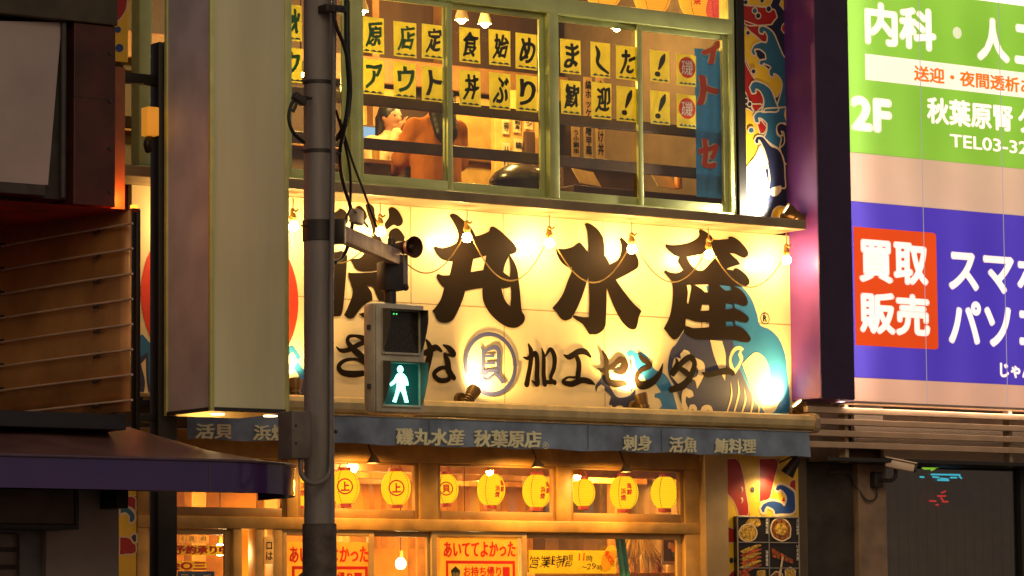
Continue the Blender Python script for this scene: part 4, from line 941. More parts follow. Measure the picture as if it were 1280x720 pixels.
# ------------------------------------------------------------------ awning
zA1, zA0 = P(1000, 538.5, YL - .02).z, P(1000, 571, YL - .06).z
xA0, xA1 = P(226, 540, YL).x, P(1012, 540, YL).x
aw = thing('shop_awning', 'retracted blue grey awning with pale brushed lettering along the sign foot', 'awning', ((xA0 + xA1) / 2, YL, zA0))
cas = MB(); zc = zA1 + .07
prof = [(YL - .085, zc - .055), (YL - .10, zc - .03), (YL - .098, zc + .02), (YL - .075, zc + .055), (YL - .03, zc + .07), (YL + .3, zc + .075), (YL + .3, zc - .07), (YL - .05, zc - .07)]
def extrude(m, prof, x0, x1):
    a = [m.bm.verts.new((x0, *p)) for p in prof]; c_ = [m.bm.verts.new((x1, *p)) for p in prof]; n = len(prof)
    for i in range(n): m.bm.faces.new((a[i], a[(i + 1) % n], c_[(i + 1) % n], c_[i]))
    m.bm.faces.new(a[::-1]); m.bm.faces.new(c_); return m
extrude(cas, prof, xA0, xA1 - .02).build('cassette', mat('awning_metal', (.62, .47, .22), .35, .2, var=.15), aw, smooth=30)
cap = MB(); extrude(cap, [(y - .012 if y < YL else y, z + (.012 if z > zc else -.016)) for y, z in prof], xA1 - .02, xA1 + .03).build('end_cap', mat('awning_cap', (.40, .28, .18), .45, var=.1), aw, smooth=30)
gr = MB(); gr.box(xA0, xA1 - .03, YL - .068, YL - .05, zA1 - .012, zA1 - .003)
for k in range(int((xA1 - xA0) / .03)): gr.box(xA0 + k * .03, xA0 + k * .03 + .014, YL - .074, YL - .069, zA1 - .012, zA1 - .003)
gr.build('stitched_edge', mat('awning_trim', (.4, .36, .28), .6), aw)
va = MB(); nx = 120; vy = lambda i, j: YL - .06 + .012 * math.sin(i * .35) * j + .006 * math.sin(i * 1.3 + 1) * j - .01 * j
zv = lambda j, i: zA1 - .012 + (zA0 - zA1 + .012) * j + (.006 * math.sin(i * .5) if j == 1 else 0)
for i in range(nx):
    for j in range(4):
        f = lambda i: xA0 + .02 + (xA1 - .08 - xA0) * i / nx
        va.quad([(f(i), vy(i, j / 4), zv(j / 4, i)), (f(i), vy(i, (j + 1) / 4), zv((j + 1) / 4, i)), (f(i + 1), vy(i + 1, (j + 1) / 4), zv((j + 1) / 4, i + 1)), (f(i + 1), vy(i + 1, j / 4), zv(j / 4, i + 1))])
bmesh.ops.remove_doubles(va.bm, verts=va.bm.verts, dist=.0005)
va.build('valance', mat('awning_canvas', (.24, .31, .44), .8, var=.2, scale=5, bump=.1), aw, smooth=60)
sm = MB()
for px in (535, 733, 825): x = P(px, 545, YL - .07).x; sm.box(x - .003, x + .003, YL - .0945, YL - .091, zA0 + .01, zA1 - .02)
sm.build('valance_seam', mat('awning_seam', (.12, .13, .16), .8), aw)
let = mat('awning_lettering', (1, .90, .58), .7, var=.1)
for s_, tl, br in (('活貝', (244, 529), (290, 549.5)), ('浜焼', (316, 530), (361, 551.5)), ('磯丸水産', (495, 533.6), (581, 558.5)), ('秋葉原店', (592, 536), (677, 561)), ('刺身', (778, 543), (815, 564.5)), ('活魚', (836, 545), (871, 566.5)), ('鮪料理', (892, 547), (945, 568))):
    ptext(s_, tl, br, YL - .098, let, aw, bold=.032, brush=.35)
p = P(682, 557, YL - .098); rk = MB(); rk.ribbon([(p.x + .026 * math.cos(k * math.tau / 16), p.z + .026 * math.sin(k * math.tau / 16), .005) for k in range(17)], YL - .0985); rk.build('registered_ring', let, aw)
text('R', p.x - .011, p.x + .012, p.z - .015, p.z + .015, YL - .0985, let, aw, bold=.02)
# awning underside arm rail
MB().box(xA0 + .1, xA1 - .2, YL + .02, YL + .06, zA0 + .02, zA0 + .06, .005).build('front_rail', mat('awning_rail', (.3, .15, .05), .5), aw)

# ------------------------------------------------------------------ shop front below
YG = YF + .02
front = MB()
def fr_box(tl, br, y0=YG, y1=YG + .12, bev=.006): 
    x0, x1, z0, z1 = rect(tl, br, y0); front.box(x0, x1, y0, y1, z0, z1, bev)
zt1 = zsb - .26; zb0, zb1 = P(640, 665, YG).z, P(640, 650.5, YG).z; zg1 = P(620, 581, YG).z
xf0, xf1 = P(172, 640, YG).x, P(876, 640, YG).x
front.box(xf0, xf1, YG - .004, YG + .12, zg1 + .0, zt1, .006)
front.box(xf0, xf1, YG - .008, YG + .13, zb0, zb1, .01)
for a, c_ in ((172, 186), (359, 373), (525, 548), (697, 714), (856, 876)):
    x0, x1 = P(a, 610, YG).x, P(c_, 610, YG).x; front.box(x0, x1, YG, YG + .12, zb1, zg1, .006)
for a, c_ in ((172, 186), (292, 303), (320, 331), (342, 353), (857, 876)):
    x0, x1 = P(a, 690, YG).x, P(c_, 690, YG).x; front.box(x0, x1, YG + .001, YG + .12, .15, zb0, .006)
front.box(xf0, xf1, YG - .006, YG + .12, .15, .35, .006)
front.build('shop_front_frame', wood, bld, smooth=30)
for a, c_ in ((186, 359), (373, 525), (548, 697), (714, 856)):
    x0, x1 = P(a, 610, YG).x, P(c_, 610, YG).x; m_ = MB(); e = .035
    m_.box(x0, x0 + e, YG + .02, YG + .07, zb1, zg1, .004); m_.box(x1 - e, x1, YG + .02, YG + .07, zb1, zg1, .004); m_.box(x0 + e, x1 - e, YG + .02, YG + .07, zb1, zb1 + .07, .004); m_.box(x0 + e, x1 - e, YG + .02, YG + .07, zg1 - .02, zg1, .004)
    o = m_.build('transom_window', mat('wood_sash', (.36, .19, .06), .5, var=.15, scale=5), bld, smooth=30)
    MB().box(x0 + e - .004, x1 - e + .004, YG + .04, YG + .045, zb1 + .066, zg1 - .016).build('pane', clear, o)
dk = mat('sash_tan', (.45, .27, .09), .45, var=.12)
for a, c_, dy in ((186, 292, .03), (353, 469, .0), (465, 545, .04), (541, 660, .0), (655, 857, .04)):
    x0, x1 = P(a, 690, YG).x, P(c_, 690, YG).x; m_ = MB(); e = .05; y0 = YG + dy + .012; zz1 = zb0 - .002
    m_.box(x0, x0 + e, y0, y0 + .035, .36, zz1, .004); m_.box(x1 - e, x1, y0, y0 + .035, .36, zz1, .004); m_.box(x0 + e, x1 - e, y0, y0 + .035, zz1 - .045, zz1, .004); m_.box(x0 + e, x1 - e, y0, y0 + .035, .36, .5, .004)
    o = m_.build('sliding_door', dk, bld, smooth=30)
    MB().box(x0 + e - .004, x1 - e + .004, y0 + .014, y0 + .019, .496, zz1 - .04).build('pane', clear, o)
x0, x1 = P(876.5, 640, YF).x, P(905, 640, YF).x
MB().box(x0, x1, YF - .06, YF + .1, .15, zsb - .26, .006).build('corner_board', mat('pale_board', (.45, .30, .14), .6, var=.15, scale=3), bld)
x0, x1 = P(905, 640, YF).x, xr
MB().box(x0, x1, YF + .001, YF + .1, .15, zsb - .26).build('side_wall', mat('wall_dark', (.1, .1, .1)), bld)
# ground floor room
MB().box(xl + .13, xr - .13, YF + .17, YF + 5.3, zsb - .3, zsb - .26).build('shop_ceiling', mat('shop_ceiling', (.58, .24, .05), .8), bld)
MB().box(xl + .13, xr - .13, YF + 3.9, YF + 4.0, .15, zsb - .31).build('shop_back_wall', mat('shop_wall', (.72, .32, .06), .8, var=.25, scale=2.5), bld)
sb = MB()
for px in (240, 330, 420, 520, 610, 770): x = P(px, 650, YF + 2.2).x; sb.box(x, x + .14, YF + 2.2, YF + 2.34, .15, zsb - .31, .01)
for dy in (1.0, 2.0, 3.0): sb.box(xl + .2, xr - .2, YF + dy, YF + dy + .12, zsb - .5, zsb - .305, .01)
sb.build('shop_beam', mat('interior_wood', (.3, .15, .05)), bld)
for i, (px, py, dy, e_) in enumerate(((250, 640, 1.5, 26), (430, 576, 1.6, 30), (600, 600, 2.4, 30), (760, 590, 1.8, 30), (500, 680, 1.6, 14))):
    lamp('shop_lamp', 'POINT', P(px, py, YF + dy), e_ * 3.6, (1, .52, .10), bld, .08)
def pendant(px, py, dy, label, r=.06):
    p = P(px, py, YF + dy); t = thing('pendant_lamp', label, 'lamp', p, 'bare pendant lamps in the shop')
    MB().lathe([(0, -r * 1.1), (r * .6, -r), (r, -r * .3), (r * .9, r * .4), (r * .4, r), (0, r)], p).build('bulb', emis('pendant_glow', (1, .75, .38), 16, True), t, smooth=60)
    MB().cyl(p + Vector((0, 0, r)), p + Vector((0, 0, r + .06)), .02).build('socket', brass, t); MB().cyl(p + Vector((0, 0, r + .06)), Vector((p.x, p.y, zsb - .31)), .005, n=8).build('cord', wood_d, t)
    lamp('pendant_light', 'POINT', p + Vector((0, -.15, 0)), 8, WARM, t, .06)
pendant(275, 687, .5, 'bright caged lamp behind the red poster left of the grey pole', .045)
pendant(501, 704, 1.2, 'glowing pendant lamp low behind the narrow glass right of the pole', .045)
pendant(440, 583, 1.0, 'bright bulb above the first ringed lantern', .05)
pendant(581, 688, .9, 'bright bulb behind the red lettered poster in the sliding door', .035)
# hanging straw tassel, wall notes
t = thing('straw_tassel', 'hanging bundle of pale straw tassels behind the opening hours notice', 'decoration', P(798, 672, YF + .5))
p = P(796, 672, YF + .5); tm = MB()
for k in range(46):
    a = random.uniform(-1, 1); q = p + Vector((a * .12, random.uniform(-.04, .04), .03)); tm.tube([q, q + Vector((a * .07, 0, -.12)), q + Vector((a * .19 + random.uniform(-.02, .02), 0, -.20 - random.uniform(0, .13)))], .006, 5)
tm.build('strands', mat('straw', (.62, .42, .16), .7), t); MB().cyl(p + Vector((-.15, 0, .03)), p + Vector((.15, 0, .03)), .025).build('rope', mat('straw_rope', (.5, .3, .1), .8), t)
# posters in the lower glass
YQ = YG - .0
def poster(tl, br, label, base, Y=None, name='poster', grp=None):
    Y = Y if Y is not None else YG + .055
    x0, x1, z0, z1 = rect(tl, br, Y); t = thing(name, label, 'poster', ((x0 + x1) / 2, Y, z0), grp); MB().box(x0, x1, Y, Y + .002, z0, z1).build('sheet', base, t); return t, x0, x1, z0, z1, Y - .002
ppy = paper('poster_yellow', (.95, .80, .08), .5); ppw = paper('poster_white', (.9, .75, .45), .5); redp = mat('poster_red', (.75, .02, .008), .5, var=0); blk = ink
YD = YG + .022
for tl, br, lab in (((356, 677), (464, 770), 'red lettered poster cut in two by the grey pole'), ((549, 671), (648, 770), 'red lettered poster in the sliding door below the middle lanterns')):
    t, x0, x1, z0, z1, y = poster(tl, br, lab, paper('poster_clear', (.92, .66, .22), .75), YD)
    W = x1 - x0; H = z1 - z0; zz = z1 - .15
    text('あいててよかった', x0 + .05 * W, x1 - .03 * W, z1 - .165, z1 - .03, y, redp, t, bold=.035, brush=.3)
    fm = MB(); fm.box(x0 + .08 * W, x1 - .04 * W, y, y + .0015, z1 - .215, z1 - .19); fm.box(x0 + .08 * W, x0 + .11 * W, y, y + .0015, z0, z1 - .215); fm.box(x1 - .07 * W, x1 - .04 * W, y, y + .0015, z0, z1 - .215); fm.build('red_border', redp, t)
    text('お持ち帰り', x0 + .30 * W, x1 - .22 * W, z1 - .32, z1 - .235, y, redp, t, bold=.03)
    fill([[(x0 + .14 * W, z1 - .27), (x0 + .2 * W, z1 - .235), (x0 + .26 * W, z1 - .27), (x0 + .245 * W, z1 - .33), (x0 + .155 * W, z1 - .33)]], y - .001, 'house_mark', blk, t)
    text('海鮮', x0 + .16 * W, x0 + .24 * W, z1 - .32, z1 - .285, y - .002, ppw, t, bold=.0)
    fill([[(x1 - .2 * W, z1 - .32), (x1 - .11 * W, z1 - .32), (x1 - .11 * W, z1 - .24), (x1 - .2 * W, z1 - .24)]], y - .001, 'stamp', redp, t)
    text('海鮮丼 浜焼', x0 + .14 * W, x1 - .12 * W, z1 - .41, z1 - .35, y, blk, t, bold=.02)
t, x0, x1, z0, z1, y = poster((661, 687.5), (770, 717), 'yellow hand written opening hours notice in the last window', ppy, YD)
text('営業時間', *rect((661, 693), (716, 711), y), y, blk, t, bold=.0, brush=.9)
text('11', *rect((723, 691), (731, 701), y), y, redp, t, bold=.01, brush=.6); text('時', *rect((733, 694), (741, 702), y), y, blk, t, bold=.0)
text('~29', *rect((727, 704), (745, 712), y), y, blk, t, bold=.0, brush=.6); text('時', *rect((746, 706), (753, 713), y), y, blk, t, bold=.0)
t = thing('oval_tag', 'tilted oval orange yellow tag with red writing beside the opening hours notice', 'tag', P(761, 697, YD - .005))
cc = P(761, 697, YD - .006); el = []
for k in range(28): a = k * math.tau / 28; u, v = .065 * math.cos(a), .115 * math.sin(a); el.append((cc.x + u * math.cos(.5) - v * math.sin(-.5) * 1, cc.z + v * math.cos(.5) - u * math.sin(.5)))
fill([el], cc.y, 'card', paper('tag_yellow', (.95, .55, .06), .5), t)
text('今だけ', cc.x - .06, cc.x + .07, cc.z - .03, cc.z + .03, cc.y - .002, redp, t, bold=.02, rot=-.9)
t, x0, x1, z0, z1, y = poster((190, 681), (286, 694), 'red lettered yellow strip across the window left of the pole, upper of two', ppy, YG + .06, grp='red lettered strips')
text('宴会予約承り中', x0, x1, z0 + .004, z1, y, redp, t, bold=.045, brush=.2)
t, x0, x1, z0, z1, y = poster((190, 701), (258, 713), 'red lettered yellow strip across the window left of the pole, lower of two', ppy, YG + .06, grp='red lettered strips')
text('宴会○三', x0, x1, z0, z1, y, redp, t, bold=.05)
t, x0, x1, z0, z1, y = poster((222, 714), (268, 740), 'dark blue notice with pale lettering in the window left of the pole', mat('notice_blue', (.03, .07, .18), .5), YG + .06)
text('ランチ', x0 + .02, x1 - .02, z1 - .1, z1 - .02, y, ppw, t, bold=.02)
t, x0, x1, z0, z1, y = poster((331, 671), (342, 705), 'narrow cream notice on the door post left of the grey pole', ppw, YG - .003)
text('ロは', x0 + .01, x1 - .01, z0 + .03, z1 - .04, y, blk, t, bold=.02, vertical=True)
for i, px in enumerate((224, 233, 248)):
    t, x0, x1, z0, z1, y = poster((px, 669), (px + (8 if i == 0 else 13), 679), ['first', 'second', 'third'][i] + ' small cream menu tag hung above the red lettered strips', ppw, YG + .3, 'menu_tag', 'small menu tags')
    text('貝', x0 + .02, x1 - .02, z0 + .015, z1 - .01, y, blk, t, bold=.0)
t, x0, x1, z0, z1, y = poster((826, 673), (853, 706), 'white framed picture of fish in the corner of the last window', mat('picture_dark', (.1, .07, .03), .5), YG + .3, 'framed_picture')
fm = MB(); fm.box(x0, x0 + .02, y - .01, y, z0, z1); fm.box(x0 + .02, x1, y - .01, y, z0, z0 + .03); fm.build('frame', ppw, t)
for i in range(7):
    q = Vector((random.uniform(x0 + .05, x1 - .03), 0, random.uniform(z0 + .06, z1 - .03))); fill([disc(q.x, q.z, .022, 10, .03)], y - .001 - i * .0004, 'fish_print', mat('print%d' % (i % 3), [(.8, .4, .05), (.1, .25, .3), (.7, .6, .4)][i % 3], .5, var=0), t)
t = thing('teal_cloth', 'teal folded cloth hanging beside the oval tag', 'cloth', P(772, 690, YG + .2))
p = P(768, 668, YG + .2); m_ = MB()
for i in range(8):
    f = lambda i, b: (p.x + i * .014 + b * .06, p.y + .02 * math.sin(i * 1.7), p.z - b * .38)
    m_.quad([f(i, 1), f(i + 1, 1), f(i + 1, 0), f(i, 0)])
m_.build('cloth', mat('teal_cloth', (.06, .35, .28), .7), t, smooth=60)
# clutter on shelves behind the lower glass
sh_ = thing('shop_shelf', 'long wooden shelf with jars behind the last lower window', 'shelf', P(760, 722, YF + 1.2))
x0, x1 = P(660, 720, YF + 1.2).x, P(860, 720, YF + 1.2).x; zsf = P(760, 716, YF + 1.2).z
MB().box(x0, x1, YF + 1.1, YF + 1.4, zsf - .03, zsf, .006).build('board', wood, sh_)
for s_ in (x0 + .02, x1 - .06): MB().box(s_, s_ + .04, YF + 1.15, YF + 1.35, .15, zsf - .03).build('post', wood, sh_)
for i, px in enumerate((790, 806, 822, 838)):
    p = P(px, 720, YF + 1.2); p.z = zsf; t = thing('glass_jar', ['squat amber jar', 'pale tall jar', 'dark red jar', 'small cream jar'][i] + ' on the shelf behind the last lower window', 'jar', p, 'jars on the shop shelf')
    hh = [.1, .17, .13, .08][i]; MB().lathe([(0, 0), (.04, 0), (.042, hh * .8), (.03, hh), (0, hh)], p).build('body', mat('jar%d' % i, [(.5, .2, .03), (.7, .6, .35), (.3, .03, .02), (.75, .6, .35)][i], .25), t, smooth=40)
    MB().lathe([(0, hh), (.033, hh), (.033, hh + .02), (0, hh + .02)], p).build('lid', brass, t, smooth=40)
# clear plastic sheets hanging deep behind the transoms
ps = MB()
for k in range(30):
    x = P(380 + k * 16, 620, YF + 1.3).x; ps.quad([(x, YF + 1.3 + .05 * math.sin(k * 2.1), zb1 - .2), (x + .09, YF + 1.3 + .05 * math.sin(k * 2.1 + 2), zb1 - .2), (x + .09 + .03 * math.sin(k), YF + 1.35, zsb - .32), (x + .02, YF + 1.33, zsb - .32)])
setp(ps.build('plastic_curtain', glass('plastic_film', (1, .95, .85), .28, .12), smooth=60), 'crumpled clear plastic curtain hanging behind the transom lanterns', 'curtain')

# small spotlights under the awning
def spotlet(px, py, label, e=40, Yk=YF - .28):
    p = P(px, py, Yk); t = thing('small_spotlight', label, 'spotlight', p, 'small spotlights under the awning'); sm_ = mat('spot_grey', (.35, .26, .15), .4, .4)
    MB().lathe([(.0, .07), (.022, .07), (.03, .05), (.055, .0), (.05, .0), (.02, .045), (0, .045)], p).build('shade', sm_, t, smooth=50)
    MB().lathe([(0, .004), (.045, .004), (.045, .008), (0, .008)], p).build('lens', emis('spot_lens', (1, .75, .4), 5), t)
    MB().tube([p + Vector((0, 0, .06)), p + Vector((.01, .06, .10)), p + Vector((.0, .12, zA0 + .1 - p.z))], .008).build('bracket', wood_d, t)
    lamp('spot_light', 'SPOT', p - Vector((0, 0, .012)), e, WARM2, t, .03, (0, .5, -.8), R(165), .6)
spotlet(467, 579, 'small spotlight over the second ringed lantern'); spotlet(672.5, 584, 'small spotlight in front of the last lantern of the middle light'); spotlet(783, 590, 'small spotlight in front of the last transom light')
spotlet(352, 528, 'small spotlight glowing under the tall box sign', 6, YL - .35) if False else None
p = P(990, 583, YF - .25)
t = thing('mural_spotlight', 'black adjustable spotlight shining on the ray mural and menu board', 'spotlight', p)
aim = Vector((-.35, .42, -.8)).normalized(); q = Matrix.Translation(p) @ aim.to_track_quat('Z', 'Y').to_matrix().to_4x4()
MB().lathe([(0, -.1), (.035, -.1), (.04, -.06), (.05, .02), (.062, .08), (.056, .08), (.04, .02), (0, .02)], (0, 0, 0), 20, q).build('housing', mat('spot_black', (.02, .016, .014), .35), t, smooth=40)
MB().lathe([(0, .05), (.05, .05), (.05, .056), (0, .056)], (0, 0, 0), 20, q).build('lens', emis('spot_lens2', (1, .8, .5), 12), t)
MB().tube([p + Vector((.03, .02, .06)), p + Vector((.09, .05, .10)), p + Vector((.05, .25, .04))], .01).build('bracket', mat('spot_black', (.02,) * 3), t)
lamp('mural_light', 'SPOT', p + aim * .1, 14, (1, .66, .25), t, .03, aim, R(110), .8)

# ------------------------------------------------------------------ neighbouring building on the right
nb = thing('office_building', 'dark office building with purple sign box, slatted band and dim glass', 'building', (P(1170, 650, YF).x, YF + 2, .15))
xp0, xp1 = P(1022, 300, YC).x, P(1064, 300, YC).x; zp0 = P(1045, 499, YC).z
purple = mat('purple_metal', (.21, .05, .29), .38, .15, var=.12, scale=2); pnavy = mat('navy_metal', (.035, .018, .055), .4, .2, var=.1)
xe = xp0 + 9
MB().box(xp0, xp1, YC - .006, YF + .4, zp0, 9.5, .008).build('purple_box', purple, nb)
MB().box(xp0 + .004, xp1 - .003, YC - .012, YC - .007, zp0 + .004, 9.5).build('front_trim', pnavy, nb)
zband = P(1280, 520, YC).z
MB().box(xp1, xe, YC + .26, YC + .3, P(1070, 503, YC).z, 9.5).build('sign_back', mat('back_white', (.8, .8, .8), .6, var=0), nb)
wl = mat('brown_stone', (.32, .21, .14), .7, var=.2, scale=4, bump=.1)
zlv1, zlv0 = P(1010, 503, YF - .3).z, P(1010, 573, YF - .3).z
MB().box(xr + .0, xe, YF + .25, YF + .45, zlv0 + .0, zp0 + .6).build('band_wall', mat('band_brown', (.22, .13, .08), .7, var=.3, scale=3), nb)
xq0, xq1, xq2 = P(1005, 650, YF).x, P(1072, 650, YF).x, P(1107, 650, YF).x
MB().box(xr + .003, xe, YF - .28, YF + .25, zlv0 - .015, zlv0 + .02, .005).build('band_foot', mat('dark_metal', (.03, .025, .022), .5), nb)
MB().box(xq0 + .01, xq1, YF + .05, YF + .5, .15, zlv0 - .016, .006).build('side_wall', mat('shade_stone', (.05, .038, .03), .75, var=.25, scale=5, bump=.1), nb)  # side wall in a darker stone tone than the pilaster
MB().box(xq1, xq2, YF - .02, YF + .5, .15, zlv0 - .016, .008).build('pilaster', wl, nb)
# louvre slats
sl_m = mat('slat_metal', (.60, .41, .27), .45, .2, var=.12, scale=3)
lv = thing('louvre_band', 'horizontal metal slats on posts below the neighbouring signs', 'louvre', (xq1, YF - .3, zlv0))
xs0 = P(1010, 530, YF - .3).x
for k, (a, c_) in enumerate(((507.5, 515), (522, 529.3), (536.5, 544), (551, 558.5))):
    z1, z0 = P(1010, a, YF - .3).z, P(1010, c_, YF - .3).z; MB().box(xs0, xe, YF - .3, YF - .24, z0, z1, .004).build('slat', sl_m, lv)
for px in (1053, 1258): x = P(px, 530, YF - .2).x; MB().box(x, x + .04, YF - .235, YF - .15, zlv0 - .02, zlv1 + .03, .004).build('post', mat('post_metal', (.5, .38, .26), .5, .2), lv)
# rough sheet behind the slats
rough = mat('hammered_sheet', (.75, .55, .42), .4, .25, var=.45, scale=140, bump=.8)
for a, c_, t0, t1, nm in ((1068, 1104, 504, 560, 0), (1104, 1500, 532, 575, 0)):
    x0, x1 = P(a, 540, YF + .1).x, P(c_, 540, YF + .1).x; MB().box(x0, x1, YF + .1, YF + .14, P(a, t1, YF + .1).z, P(a, t0, YF + .1).z).build('rough_panel', rough, nb)
# dim glass with blind behind
xg1 = P(1272, 650, YF + .1).x
bl = MB(); n = 34
for k in range(n): x = xq2 + (xe - xq2) * k / n * .5; bl.box(x, x + (xe - xq2) / n * .5 - .012, YF + .6, YF + .62, .15, zlv0 - .017, .003)
bl.build('blind', mat('blind_dark', (.17, .135, .04), .6, var=.15), nb)
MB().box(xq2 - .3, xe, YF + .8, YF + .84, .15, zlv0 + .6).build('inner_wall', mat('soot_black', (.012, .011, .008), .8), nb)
MB().box(xq2 + .002, xg1, YF + .1, YF + .11, .3, zlv0 - .017).build('window_pane', glass('dim_glass', (.75, .75, .7), .10, .03), nb)
MB().box(xg1, xg1 + .1, YF + .05, YF + .16, .15, zlv0 - .017, .006).build('window_frame', mat('dark_metal', (.03,) * 3), nb)
MB().box(xg1 + .1, xe, YF + .09, YF + .11, .15, zlv0 - .017).build('window_pane', glass('dim_glass'), nb)
MB().box(xr, xe, YF + .7, YF + 4, 9.3, 9.4).build('roof', wl, nb)
# glowing tubes behind the glass, standing in for street neon reflected in it
def neon_reflection(pts, col, name, label, s=2.2):
    t = thing(name, label, 'neon sign', P(pts[0][0], pts[0][1], YF + .5))
    m_ = MB()
    for x, y, L_, a in pts:
        p = P(x, y, YF + .5); q = P(x + L_, y + a, YF + .5); m_.tube([p, q], .008, 6)
    m_.build('tube', emis('neon_' + name, col, s), t)
    MB().box(P(pts[0][0], pts[0][1], YF + .52).x, P(pts[0][0] + 36, pts[0][1], YF + .52).x, YF + .52, YF + .54, P(pts[0][0], pts[0][1] + 9, YF + .52).z, P(pts[0][0], pts[0][1] - 2, YF + .52).z).build('backing', mat('neon_black', (.01, .01, .01), .4), t)
neon_reflection([(1164, 593, 36, .6), (1166, 596, 8, 1), (1176, 598, 9, 1), (1188, 597, 8, 0), (1199, 595, 3, 3), (1150, 596, 5, .5), (1172, 600, 14, .4)], (.03, .55, .8), 'cyan_sign', 'small cyan lit strip sign behind the dim office glass', 1.2)
neon_reflection([(1153, 585, 20, -1), (1164, 588, 4, -2), (1155, 586, 14, -.5)], (.35, .75, .05), 'green_sign', 'small yellow green lit strip behind the dim office glass', 1.0)
neon_reflection([(1177, 616, 5, -2), (1172, 620, 10, 0), (1162, 626, 8, .5), (1178, 627, 7, 0), (1176, 622, 3, 4), (1170, 631, 3, 0)], (.85, .02, .015), 'red_sign', 'small red lit dotted sign low behind the dim office glass', .9)

# ------------------------------------------------------------------ neighbour's lit sign panels
def lit_sign(name, label, tl, br, col, cat='sign'):
    x0, x1, z0, z1 = rect(tl, br, YC); t = thing(name, label, cat, ((x0 + x1) / 2, YC, z0)); MB().box(x0, x1, YC, YC + .006, z0, z1).build('face', paper('face_' + name, col, .75, var=.02), t); return t
TR = 1560
zc_top = P(1280, 8, YC).z
def xz(px0, px1, z1, z0):   # helper rectangle
    return P(px0, 300, YC).x, P(px1, 300, YC).x, z0, z1
def panel(name, label, z1, z0, col):
    x0, x1 = xp1 + .002, xp1 + 3.2; t = thing(name, label, 'sign', ((x0 + x1) / 2, YC, z0)); MB().box(x0, x1, YC, YC + .006, z0, z1).build('face', backlit('face_' + name, col, 1, .5), t); return t
zG0, zB1, zB0, zE = P(1065, 190, YC).z, P(1065, 251.5, YC).z, P(1071, 471.5, YC).z, P(1070, 501, YC).z
blank = panel('blank_panel', 'plain pale lit panel between the green and the blue signs', zG0 - .004, zB1 + .004, (.45, .30, .20))
top_ = panel('top_panel', 'plain white lit panel above the green clinic sign', zc_top + 1.5, zc_top + .004, (.8, .72, .6))
low_ = panel('lower_panel', 'plain pale lit panel under the blue sign, above the slats', zB0 - .004, zE, (.46, .27, .17))
grn = panel('clinic_sign', 'green lit clinic sign with white lettering and a telephone number', zc_top, zG0, (.20, .36, .03))
blu = panel('resale_sign', 'blue purple lit sign with an orange red box of white characters', zB1, zB0, (.055, .026, .29))
wht = backlit('sign_white', (.80, .64, .57), 1, .3); org = backlit('sign_orange', (.95, .20, .01), .95, .1); rdo = backlit('sign_redbox', (.88, .075, .006), 1, .0)
x0, _, _, z1 = rect((1081, 67), (1090, 100), YC); z0 = P(1081, 99.5, YC).z
MB().box(x0, xp1 + 3.1, YC - .003, YC - .0005, z0, z1).build('white_stripe', wht, grn)
YT = YC - .002
for s_, tl, br, bo in (('内科', (1080, 0), (1171, 66), .05), ('人', (1219.7, 19.4), (1262.8, 80.6), .05), ('工', (1267, 29), (1307, 84), .05), ('2F', (1062.5, 118), (1115.5, 168), .055), ('秋葉原腎', (1158, 120), (1267, 165.5), .04), ('ク', (1272, 131), (1294, 168), .04), ('TEL03-32', (1187, 167), (1285, 193.5), .02)):
    ptext(s_, tl, br, YT, wht, grn, bold=bo)
fill([disc(P(1196.5, 41, YT).x, P(1196.5, 41, YT).z, 7.5 / ppm(P(1196, 41, YT)))], YT, 'dot', wht, grn)
ptext('送迎・夜間透析あり', (1142, 81), (1308, 120), YC - .0045, org, grn, bold=.03)
x0, x1, z0, z1 = rect((1066.5, 283), (1173, 437), YC); e = .03
q = [(x0, z0), (x1 - e, z0), (x1 - e * .3, z0 + e * .3), (x1, z0 + e), (x1, z1 - e), (x1 - e * .3, z1 - e * .3), (x1 - e, z1), (x0, z1)]
fill([q], YC - .0015, 'red_box', rdo, blu)
for s_, tl, br, bo in (('買取', (1072.6, 298), (1161, 358.5), .045), ('販売', (1073.7, 363), (1163, 422), .045), ('スマホ', (1184.5, 309), (1311, 372), .04), ('パソコン', (1184.5, 374), (1350, 440), .04), ('じゃん', (1249.6, 453), (1292, 474), .05)):
    ptext(s_, tl, br, YC - .003, wht, blu, bold=bo)
sm = MB()
for px in (1153, 1253): x = P(px, 250, YC).x; sm.box(x - .003, x + .003, YC - .009, YC - .006, zE, zc_top + 1.4)
setp(sm.build('panel_joint', backlit('joint_clear', (.42, .36, .36), .8, .1)), 'thin vertical joint strips across the lit neighbour signs', 'strip')
# fluorescent tubes inside the sign box (the faces are translucent)
for k, (xx, e_) in enumerate(((xp1 + .05, 20), (xp1 + .62, 4), (xp1 + 1.25, 4), (xp1 + 1.9, 4), (xp1 + 2.6, 4))):
    lamp('sign_tube', 'AREA', (xx, YC + .24, (zE + zc_top + .6) / 2), e_, (1, .86, .78), nb, (.05 if k == 0 else .12, zc_top + .6 - zE), (0, -1, 0))
MB().box(xp1 + .001, xp1 + 3.3, YC + .25, YC + .258, zE, zc_top + 1.5).build('tube_tray', mat('back_white', (.8,) * 3), nb)
lamp('foot_tube', 'AREA', (xp1 + 1.4, YC + .12, zE - .03), 7, (1, .72, .5), nb, (2.8, .05), (0, .35, -1))  # added fill lamp under the sign, brightens the sheet behind the slats
MB().box(xp1 + .001, xp1 + 3.3, YC - .012, YC + .255, zE - .02, zE - .002, .003).build('sign_edge', mat('sign_edge', (.5, .38, .3), .4, .3), nb)

